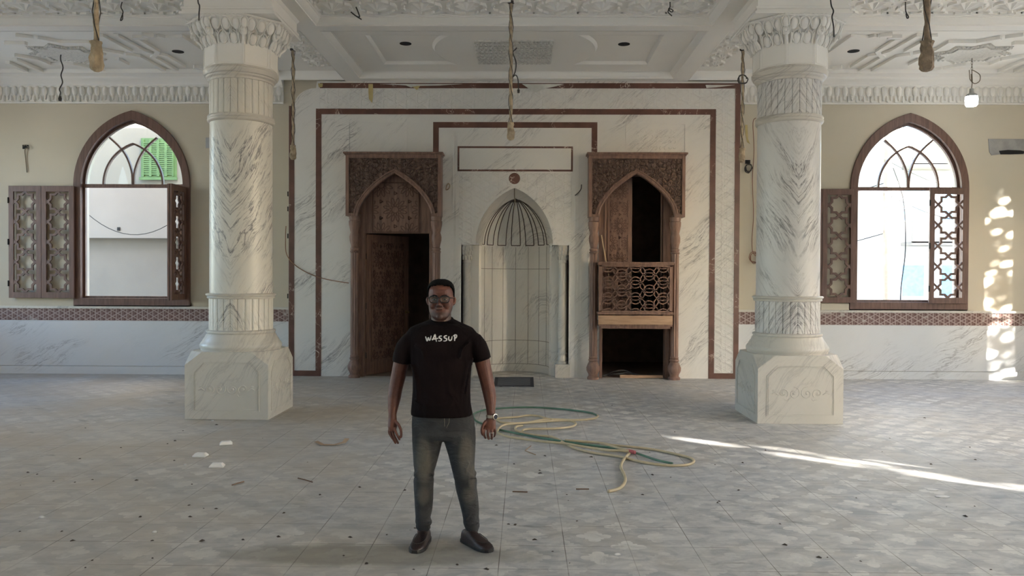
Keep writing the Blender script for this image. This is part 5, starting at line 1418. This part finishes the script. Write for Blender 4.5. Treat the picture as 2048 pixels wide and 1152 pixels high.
def mk_jeans():
    n = NT('washed_grey_denim'); v, x, y, z = n.pos('world')
    base = n.mix(n.step(n.noise(v, 9, 4), .3, .7), (.027,.027,.029), (.048,.048,.049))
    tot = None
    for px, py, rx, rz, a in ((850,915,.055,.17,.8), (848,985,.045,.07,.6), (934,905,.05,.15,.6), (938,985,.05,.06,.35), (945,950,.025,.1,.5)):
        c = q3(px, py)
        dx = n.M('DIVIDE', n.M('SUBTRACT', x, c.x), rx); dz = n.M('DIVIDE', n.M('SUBTRACT', z, c.z), rz)
        g = n.M('MULTIPLY', n.M('SUBTRACT', 1, n.step(n.M('ADD', n.M('MULTIPLY', dx, dx), n.M('MULTIPLY', dz, dz)), 0, 1.3)), a)
        tot = g if tot is None else n.M('MAXIMUM', tot, g)
    tot = n.M('MULTIPLY', tot, n.M('ADD', .6, n.M('MULTIPLY', n.noise(n.xyz(n.M('MULTIPLY', x, 3), y, z), 30, 3), .6)), clamp=True)
    c = n.mix(tot, base, (.155,.14,.11))
    fold = n.noise(n.xyz(n.M('MULTIPLY', x, .7), n.M('MULTIPLY', y, .7), n.M('MULTIPLY', z, 1.5)), 13, 3, .5, 1.2)
    return n.done(c, .85, n.bump(n.M('ADD', n.M('MULTIPLY', fold, 9), n.noise(v, 350, 2)), .0018))
JEANS = mk_jeans()
LEATHER = simple('dark_brown_leather', (.020,.010,.009), .5, bump=.002, bscale=90)
SOLE = simple('black_rubber_sole', (.012,.011,.011), .5)

# --- head profile
HC = q3(882, 600); zc = q3(882, 638).z
HROWS = [(-.004,.026,-.078,-.035),(.004,.040,-.088,-.02),(.018,.0545,-.095,0),(.035,.0645,-.095,.025),(.055,.0715,-.092,.045),(.075,.0755,-.089,.062),(.10,.0775,-.085,.075),(.125,.0785,-.081,.086),(.145,.0785,-.089,.091),(.165,.0785,-.091,.094),(.19,.0765,-.084,.091),(.21,.070,-.068,.081),(.228,.056,-.044,.062),(.240,.036,-.02,.038),(.246,.012,.0,.018)]
def hrow(z):
    R = HROWS
    for i in range(len(R)-1):
        if R[i][0] <= z <= R[i+1][0]:
            t = (z-R[i][0])/(R[i+1][0]-R[i][0]); t = t
            return [R[i][k]*(1-t)+R[i+1][k]*t for k in range(4)]
    return list(R[-1]) if z > R[-1][0] else list(R[0])
def hpt(z, th, off=0.0):
    """point on the head at height z above the chin, angle th (0 = right side, -90deg = face)"""
    _, w_, f, b = hrow(z); cy_ = (f+b)/2; d = (b-f)/2; e = 2/2.25
    c, s = math.cos(th), math.sin(th)
    x = (w_+off)*abs(c)**e*(1 if c >= 0 else -1); y = cy_+(d+off)*abs(s)**e*(1 if s >= 0 else -1)
    return Vector((HC.x+x, HC.y+y, zc+z))
def H3(x, y, z): return Vector((HC.x+x, HC.y+y, zc+z))
m = MB()
zs_ = [r[0] for r in HROWS]
m.loft([[hpt(z, 2*PI*k/32) for k in range(32)] for z in zs_])
# face features
m.loft([ering(H3(0,-.088,.132), .010, .010, 10), ering(H3(0,-.098,.112), .011, .013, 10), ering(H3(0,-.106,.094), .015, .014, 10), ering(H3(0,-.104,.086), .013, .012, 10)])
for s in (1, -1):
    m.ell(H3(s*.013,-.097,.089), (.009,.010,.008), 10, 7)
    m.ell(H3(s*.040,-.070,.090), (.028,.021,.026), 14, 10)       # cheeks
    m.ell(H3(s*.030,-.084,.150), (.024,.012,.007), 12, 6)        # brow ridge
    m.loft([ering(H3(s*.080,.004,.088), .006, .010, 10), ering(H3(s*.086,.006,.105), .008, .017, 10), ering(H3(s*.089,.008,.125), .008, .020, 10), ering(H3(s*.086,.008,.140), .006, .012, 10)])   # ears
m.ell(H3(0,-.096,.0765), (.026,.008,.0055), 12, 6); m.ell(H3(0,-.096,.066), (.023,.009,.006), 12, 6); m.ell(H3(0,-.092,.018), (.020,.012,.016), 12, 8)
# neck
m.loft([ering(H3(0,.03,.07), .060, .060), ering(H3(0,.022,.02), .064, .064), ering(H3(0,.02,-.03), .067, .066), ering(H3(0,.02,-.08), .085, .07), ering(H3(0,.015,-.14), .12, .08)])
# trunk and legs under the clothes keep the figure one body
m.loft([ering(q3(883,655), .15, .075), ering(q3(883,690), .17, .10), ering(q3(884,760), .155, .11), ering(q3(884,830), .165, .105), ering(q3(885,868), .165, .10)])
limb(m, [(q3(857,862), .07, .08), (q3(851,930), .055, .06), (q3(848,985), .045, .05), (q3(846,1040), .034, .036), (q3(845,1068,.01), .034, .04)])
limb(m, [(q3(918,862), .07, .08), (q3(928,930), .055, .06), (q3(934,985), .045, .05), (q3(941,1040), .034, .036), (q3(945,1068,.01), .034, .04)])
# arms
limb(m, [(q3(826,678), .045, .05), (q3(812,690), .054, .056), (q3(803,722), .050, .054), (q3(796,755,.01), .047, .050), (q3(791,778,.01), .0445, .047), (q3(788.5,795,-.005), .0425, .044), (q3(786,815,-.02), .033, .036), (q3(785,828,-.03), .026, .031), (q3(785,836,-.03), .027, .032)])
limb(m, [(q3(942,678), .045, .05), (q3(955,690), .054, .056), (q3(964.5,722), .050, .054), (q3(972,755,.01), .046, .050), (q3(977,778,.01), .043, .046), (q3(980,795,-.005), .040, .042), (q3(981.5,815,-.02), .031, .034), (q3(982,828,-.03), .026, .029), (q3(982,836,-.03), .027, .029)])
def finger(P, r):
    P = [q3(*p) for p in P]; n = len(P); Q = spline(P, 4)
    R = [r*(1-.22*i/(len(Q)-1)) for i in range(len(Q))]
    m.tube(Q, R, 10); m.ell(Q[-1], (R[-1],)*3, 10, 6)
# his right hand (towards the doorway): seen from the thumb side, fingers hanging and slightly curled
limb(m, [(q3(785,834,-.03), .026, .031), (q3(785,843,-.032), .029, .038), (q3(785,853,-.035), .030, .042), (q3(785,861,-.036), .024, .038)])
finger([(789,855,-.066),(792,865,-.074),(796,873,-.072),(799,879,-.064)], .0092)
finger([(785,857,-.048),(787,869,-.056),(792,879,-.054),(796,886,-.046)], .0097)
finger([(781,857,-.028),(782,869,-.034),(787,879,-.032),(791,886,-.024)], .0092)
finger([(779,855,-.010),(778,865,-.014),(782,873,-.012),(786,879,-.006)], .0080)
finger([(789,841,-.052),(796,848,-.075),(801,858,-.082),(802.5,868,-.078),(802,874,-.072)], .0105)
# his left hand (with the watch): back of the hand to the camera, fingers curled in
limb(m, [(q3(982,835,-.03), .027, .028), (q3(981,843,-.035), .033, .024), (q3(980,852,-.04), .038, .020), (q3(979.5,859,-.04), .039, .018)])
finger([(969.5,856,-.045),(968,864,-.055),(968.5,871,-.048),(971,876,-.03)], .0092)
finger([(976,858,-.048),(975.5,867,-.060),(976,874,-.052),(977.5,878,-.032)], .0097)
finger([(983,858,-.047),(983.5,867,-.058),(983.5,874,-.050),(983.5,878,-.030)], .0092)
finger([(989.5,855,-.042),(990.5,863,-.050),(990,869,-.044),(988.5,873,-.028)], .0080)
finger([(972,842,-.045),(967,849,-.062),(964,857,-.066),(964,865,-.060),(965.5,869,-.054)], .0105)
body = remesh(m, 'body', SKIN, .0038, 3)

# --- hair: scalp faces above the hairline
m = MB(); nz, nt = 56, 88
def covered(z, th):
    c, s = math.cos(th), math.sin(th)     # s=-1 face
    p = hpt(z, th); y = p.y-HC.y; x = abs(p.x-HC.x)
    if y < -.045: hl = .205+.010*(1-(x/.06)**2)
    elif y < -.005: hl = .140+(.200-.140)*((-.005-y)/.04)**.6
    elif y < .02: hl = .112
    else: hl = .112-(y-.02)*1.5
    return z > hl
grid = {}
for i in range(nz+1):
    z = .02+(.2462-.02)*i/nz
    for k in range(nt):
        th = 2*PI*k/nt
        if covered(z, th):
            o = .006+.005*max(0, (z-.15)/.1)
            p = hpt(z, th, o); p.z += .007*max(0, (z-.17)/.07); grid[(i,k)] = len(m.v); m.v.append(tuple(p))
for (i, k) in list(grid):
    a = [(i,k),(i,(k+1)%nt),(i+1,(k+1)%nt),(i+1,k)]
    if all(t in grid for t in a): m.f.append(tuple(grid[t] for t in a))
top = [grid[(nz,k)] for k in range(nt) if (nz,k) in grid]
if len(top) > 2: m.f.append(tuple(top))
hr_ = m.build('hair', HAIR, man, smooth=True)
s = hr_.modifiers.new('s', 'SOLIDIFY'); s.thickness = .010; s.offset = -.6
# brows, eyes, lips, glasses
m = MB()
for s in (1, -1): m.tube([H3(s*.013,-.0965,.150), H3(s*.028,-.0975,.155), H3(s*.043,-.091,.153), H3(s*.055,-.080,.147)], [.0018,.0027,.0024,.0013], 6)
m.build('eyebrow_hair', HAIR, man, smooth=True)
EYEW = simple('eye_white', (.25,.21,.18), .25, var=.02); IRIS = simple('dark_iris', (.02,.012,.008), .15)
for s in (1, -1):
    e = MB().ell(H3(s*.033,-.076,.127), (.0135,.0115,.0058), 14, 10).build('eye', EYEW, man, smooth=True)
    MB().ell(H3(s*.033,-.0855,.127), (.0055,.003,.0050), 10, 6).build('iris', IRIS, e, smooth=True)
LIP = simple('lip_skin', (.10,.04,.03), .45)
m = MB().tube([H3(-.027,-.093,.0745), H3(-.014,-.104,.0760), H3(0,-.106,.0750), H3(.014,-.104,.0762), H3(.029,-.092,.0762)], [.0018,.0032,.0036,.0032,.0018], 8)
m.tube([H3(-.024,-.095,.0705), H3(-.012,-.104,.0665), H3(0,-.106,.0655), H3(.012,-.104,.0668), H3(.026,-.094,.0722)], [.0018,.0038,.0044,.0038,.0018], 8)
lip = m.build('lips_edge', LIP, man, smooth=True)
MB().path([H3(-.019,-.1025,.0715), H3(0,-.1045,.0705), H3(.021,-.1015,.0722)], .0028, .0012, (0,-1,0)).build('teeth', simple('tooth_white', (.26,.22,.18), .3), lip)
FRM = simple('black_glossy_frame', (.012,.011,.011), .2)
def lens_outline(s, k=1.0, y=-.112):
    P = []
    for i in range(20):
        t = 2*PI*i/20; c, q = math.cos(t), math.sin(t); e = 2/3.2
        x = .0275*k*abs(c)**e*(1 if c >= 0 else -1); z = .0205*k*abs(q)**e*(1 if q >= 0 else -1)
        x *= 1+.10*q; P.append(H3(s*.0345+s*x, y+.012*((abs(.0345+x))/.062)**2, .127+z))
    return P
m = MB()
for s in (1, -1):
    m.tube(lens_outline(s), [.0030+.0014*max(0, math.sin(2*PI*i/20)) for i in range(20)], 6, closed=True)
    m.tube([H3(s*.062,-.101,.138), H3(s*.074,-.092,.138), H3(s*.0815,-.03,.134), H3(s*.084,.008,.130), H3(s*.082,.022,.112)], .0026, 6)
m.tube([H3(-.009,-.112,.133), H3(0,-.115,.136), H3(.009,-.112,.133)], .0028, 6)
gl = m.build('eyeglasses_frame', FRM, man, smooth=True)
LENS = bpy.data.materials.new('spectacle_lens'); LENS.use_nodes = True; t_ = LENS.node_tree; t_.nodes.clear()
o_ = t_.nodes.new('ShaderNodeOutputMaterial'); mx = t_.nodes.new('ShaderNodeMixShader'); a_ = t_.nodes.new('ShaderNodeBsdfTransparent'); b_ = t_.nodes.new('ShaderNodeBsdfGlossy'); b_.inputs['Roughness'].default_value = .03
mx.inputs[0].default_value = .10; a_.inputs[0].default_value = (.8,.82,.82,1)
t_.links.new(a_.outputs[0], mx.inputs[1]); t_.links.new(b_.outputs[0], mx.inputs[2]); t_.links.new(mx.outputs[0], o_.inputs[0])
for s in (1, -1):
    P = lens_outline(s, .97); c = sum(P, Vector())/20; c.y -= .003
    MB().add(P+[c], [(i, (i+1) % 20, 20) for i in range(20)]).build('spectacle_lens', LENS, gl, smooth=True)

# --- T-shirt
m = MB()
rows = [(639,861.5,904.5,.068,.020),(643,852,914,.082,.019),(649,834,931,.094,.017),(655,820,945,.100,.014),(664,813,953,.108,.010),(676,811,956,.118,.004),(690,815,953,.126,.001),(705,820,947,.134,-.004),(730,824,944,.138,-.008),(755,826,942,.142,-.012),(780,826,941,.145,-.014),(805,824,942,.146,-.012),(822,822,945,.142,-.008),(829.5,822,946.5,.140,-.006)]
R = []
for py, a, b, d, dy in rows:
    c = q3((a+b)/2, py); rg = ering((c.x, c.y+dy, c.z), (b-a)/2*MPX, d, 28, 2.35)
    tl = {639: .017, 643: .013}.get(py, 0)
    R.append([p+Vector((0, 0, tl*(p.y-c.y-dy)/d)) for p in rg])
m.loft(R)
limb(m, [(q3(830,676), .050, .070), (q3(820,682), .058, .076), (q3(811,695), .064, .077), (q3(805.5,712), .062, .074), (q3(802.5,725.5), .060, .072)], 20, 2.2)
limb(m, [(q3(938,676), .050, .070), (q3(948,682), .058, .076), (q3(955,693), .063, .077), (q3(961.5,708), .060, .074), (q3(965.5,720.5), .057, .072)], 20, 2.2)
# soft drape folds
for P, r in (([(822,728,-.10),(832,760,-.125),(836,800,-.13)], .010), ([(945,715,-.10),(938,745,-.125),(930,790,-.14)], .011), ([(830,690,-.10),(845,700,-.125),(850,720,-.13)], .009), ([(940,684,-.10),(926,696,-.125),(920,716,-.132)], .009), ([(828,800,-.12),(860,812,-.150),(905,806,-.152)], .008)):
    m.tube(spline([q3(*p) for p in P], 4), r, 8)
shirt = remesh(m, 'shirt', SHIRT, .0075, 5)
c = q3(883, 639.5)
MB().tube([Vector((c.x+.0695*math.cos(t), c.y+.020+.0695*math.sin(t), c.z+.001+.017*math.sin(t))) for t in [2*PI*i/32 for i in range(32)]], .0065, 8, closed=True).build('shirt_collar', SHIRT, shirt, smooth=True)
# lettering brushed across the chest
me = shirt.data; off = man.location
bvh = BVHTree.FromPolygons([v.co+off for v in me.vertices], [tuple(p.vertices) for p in me.polygons])
STROKES = [[(457,547),(463,566),(470,583),(476,570),(480,557),(486,572),(492,578),(499,560),(503,540)],
           [(512,578),(524,556),(535,532),(540,560),(547,590)], [(508,571),(530,567),(562,562)],
           [(591,543),(578,544),(569,551),(573,560),(586,567),(587,577),(576,584),(561,583)],
           [(633,540),(620,542),(610,550),(615,559),(630,566),(630,577),(618,584),(603,584)],
           [(650,546),(647,560),(649,573),(658,580),(668,575),(673,562),(675,546)],
           [(697,541),(697,562),(696,584)], [(685,545),(697,535),(710,536),(713,546),(707,558),(692,566)]]
m = MB()
for S in STROKES:
    P = spline([Vector((a, b, 0)) for a, b in S], 5); Q = []; N = []
    for p in P:
        px, py = 740+p.x/4.114, 540+p.y/4.114; d = ray(px, py).normalized(); h = bvh.ray_cast(CAM, d)
        if h[0] is None: continue
        Q.append(h[0]-d*.0015); N.append(h[1])
    n = len(Q); v = []; f = []
    for i, p in enumerate(Q):
        t = (Q[min(i+1,n-1)]-Q[max(i-1,0)]).normalized(); nn = Vector((0,-1,0)); sd_ = t.cross(nn).normalized(); w_ = .0036*(.55+.6*abs(math.sin(2.6*i/n+.5)))
        v += [p-sd_*w_, p+sd_*w_, p+sd_*w_+Vector((0,.002,0)), p-sd_*w_+Vector((0,.002,0))]
    for i in range(n-1):
        for k in range(4): f.append((i*4+k, i*4+(k+1)%4, i*4+4+(k+1)%4, i*4+4+k))
    f += [(0,1,2,3), (4*n-4,4*n-3,4*n-2,4*n-1)]
    m.add(v, f)
m.build('lettering_print', simple('white_print', (.72,.70,.68), .7, var=.03), shirt)

# --- jeans
m = MB()
R = []
for py, a, b, d in ((818,826,944,.118),(835,824,948,.122),(850,823.5,950,.124),(866,824,951,.12),(876,824.5,951,.10)):
    c = q3((a+b)/2, py); R.append(ering((c.x, c.y-.003, c.z), (b-a)/2*MPX, d, 28, 2.5))
m.loft(R)
def leg(rows):
    L = []
    for py, a, b, dy in rows: c = q3((a+b)/2, py, dy); h = (b-a)/2*MPX; L.append((c, h, h*.55+.045 if py < 960 else h*.6+.026))
    limb(m, L, 22, 2.2)
leg([(858,824,889,0),(880,824,885,0),(905,825.5,879,0),(930,827,872,-.003),(943,829,868,-.006),(949,827,869,-.008),(953,830,867,-.004),(959,827,868,-.006),(975,827.5,867,-.004),(1000,829,866.5,0),(1020,830,864.5,.002),(1034,831,861,.004),(1041,830,862,.004),(1045,831.5,865,.002),(1049,832,860,.006),(1054,831,862,.004),(1058,833,858,.006)])
leg([(858,885,951,0),(880,888,952,0),(905,896,951,0),(930,902,949.5,-.003),(945,906,950,-.006),(951,907,954,-.008),(956,909,951,-.004),(962,909,954.5,-.006),(978,912,954,-.004),(1000,918,957,0),(1020,923,958.5,.002),(1036,926,958,.004),(1043,926,959.5,.004),(1048,928,959,.002),(1053,930,960,.006),(1058,932,957,.006),(1064,933,956,.006)])
for P, r in (([(829,948,-.07),(848,953,-.088),(866,950,-.07)], .008), ([(910,955,-.07),(932,950,-.088),(952,957,-.07)], .009), ([(938,925,-.085),(932,942,-.09),(945,952,-.08)], .007), ([(945,1010,-.05),(938,1030,-.06),(930,1040,-.05)], .006), ([(835,1044,-.045),(848,1047,-.055),(862,1043,-.04)], .006), ([(930,1046,-.045),(944,1050,-.055),(958,1045,-.04)], .007)):
    m.tube(spline([q3(*p) for p in P], 4), r, 8)
jeans = remesh(m, 'jeans', JEANS, .0065, 4)
m = MB().tube([q3(889,833,-.122), q3(889,848,-.126), q3(889,862,-.120)], .0022, 5).tube([q3(899,833,-.12), q3(898,845,-.124), q3(893,856,-.124)], .0018, 5)
m.build('fly_seam', simple('denim_thread', (.16,.14,.11), .8), jeans)

# --- shoes
def shoe(hp, tp, label):
    a = Vector((*on_z(*hp, 0), 0)); b = Vector((*on_z(*tp, 0), 0)); d = (b-a); L = .285; d.normalize(); ang = math.atan2(d.y, d.x)
    M = Matrix.Translation(b-d*L) @ Matrix.Rotation(ang, 4, 'Z')
    S = [(0,.022,.055),(.008,.030,.078),(.04,.037,.092),(.08,.040,.095),(.115,.042,.086),(.15,.046,.072),(.185,.050,.060),(.22,.050,.050),(.25,.044,.042),(.272,.032,.034),(.284,.014,.025)]
    R = []
    for s, w_, h in S:
        ring = []
        for k in range(20):
            t = 2*PI*k/20; c, q = math.cos(t), math.sin(t)
            y = w_*abs(c)**.75*(1 if c >= 0 else -1); z = .020+(h-.020)*(max(q, 0)**.8) if q > 0 else .018
            ring.append((s, y, z))
        R.append(ring)
    sh = MB().loft(R).xf(M).build('shoe', LEATHER, man, smooth='auto')
    out = [(s-.004 if i == 0 else (s+.004 if i == len(S)-1 else s), w_+.004) for i, (s, w_, h) in enumerate(S)]
    O = [(x, -y) for x, y in out]+[(x, y) for x, y in out[::-1]]
    sl = MB().plate(O, [], 0.0, .020, 'z').xf(M); sl.build('sole', SOLE, sh, bevel=.004)
    MB().path([(.125,-.034,.070),(.16,-.038,.060),(.20,-.036,.052),(.235,-.02,.048),(.245,0,.047),(.235,.02,.048),(.20,.036,.052),(.16,.038,.060),(.125,.034,.070)], .004, .003, (0,0,1)).xf(M).build('apron_seam', SOLE, sh)
    return sh
shoe((850,1082), (829,1107.5), '')
shoe((934,1084), (981,1105), '')
# --- watch and ring
c = q3(982, 832, -.03)
W_ = MB().loft([ering((c.x, c.y, c.z+dz), .0275+k, .0295+k, 24, axis=(0,0,1)) for dz, k in ((-.009,.001),(-.009,.0045),(.009,.0045),(.009,.001),(-.009,.001))], cap=False).build('wristwatch_band', simple('silver_gold_steel', (.60,.52,.42), .28, .95), man, smooth='auto')
fc = Vector((c.x+.024, c.y-.020, c.z)); nrm = Vector((.62,-.78,0)).normalized(); Mw = Matrix.Translation(fc) @ nrm.to_track_quat('Z', 'Y').to_matrix().to_4x4()
MB().lathe([(.001,0),(.019,0),(.020,.004),(.019,.010),(.015,.011)], (0,0,0), 24, cap=False).xf(Mw).build('watch_case', bpy.data.materials['silver_gold_steel'], W_, smooth='auto')
MB().lathe([(.001,.0105),(.0155,.0105),(.0155,.008)], (0,0,0), 20, cap=False).xf(Mw).build('watch_dial', simple('dark_dial', (.03,.035,.05), .15), W_)
p = q3(983.4, 865.5, -.0575)
MB().tube([p+Vector((.0105*math.cos(t), .0105*math.sin(t), 0)) for t in [2*PI*i/20 for i in range(20)]], .0018, 6, closed=True).build('finger_ring', bpy.data.materials['silver_gold_steel'], man, smooth=True)
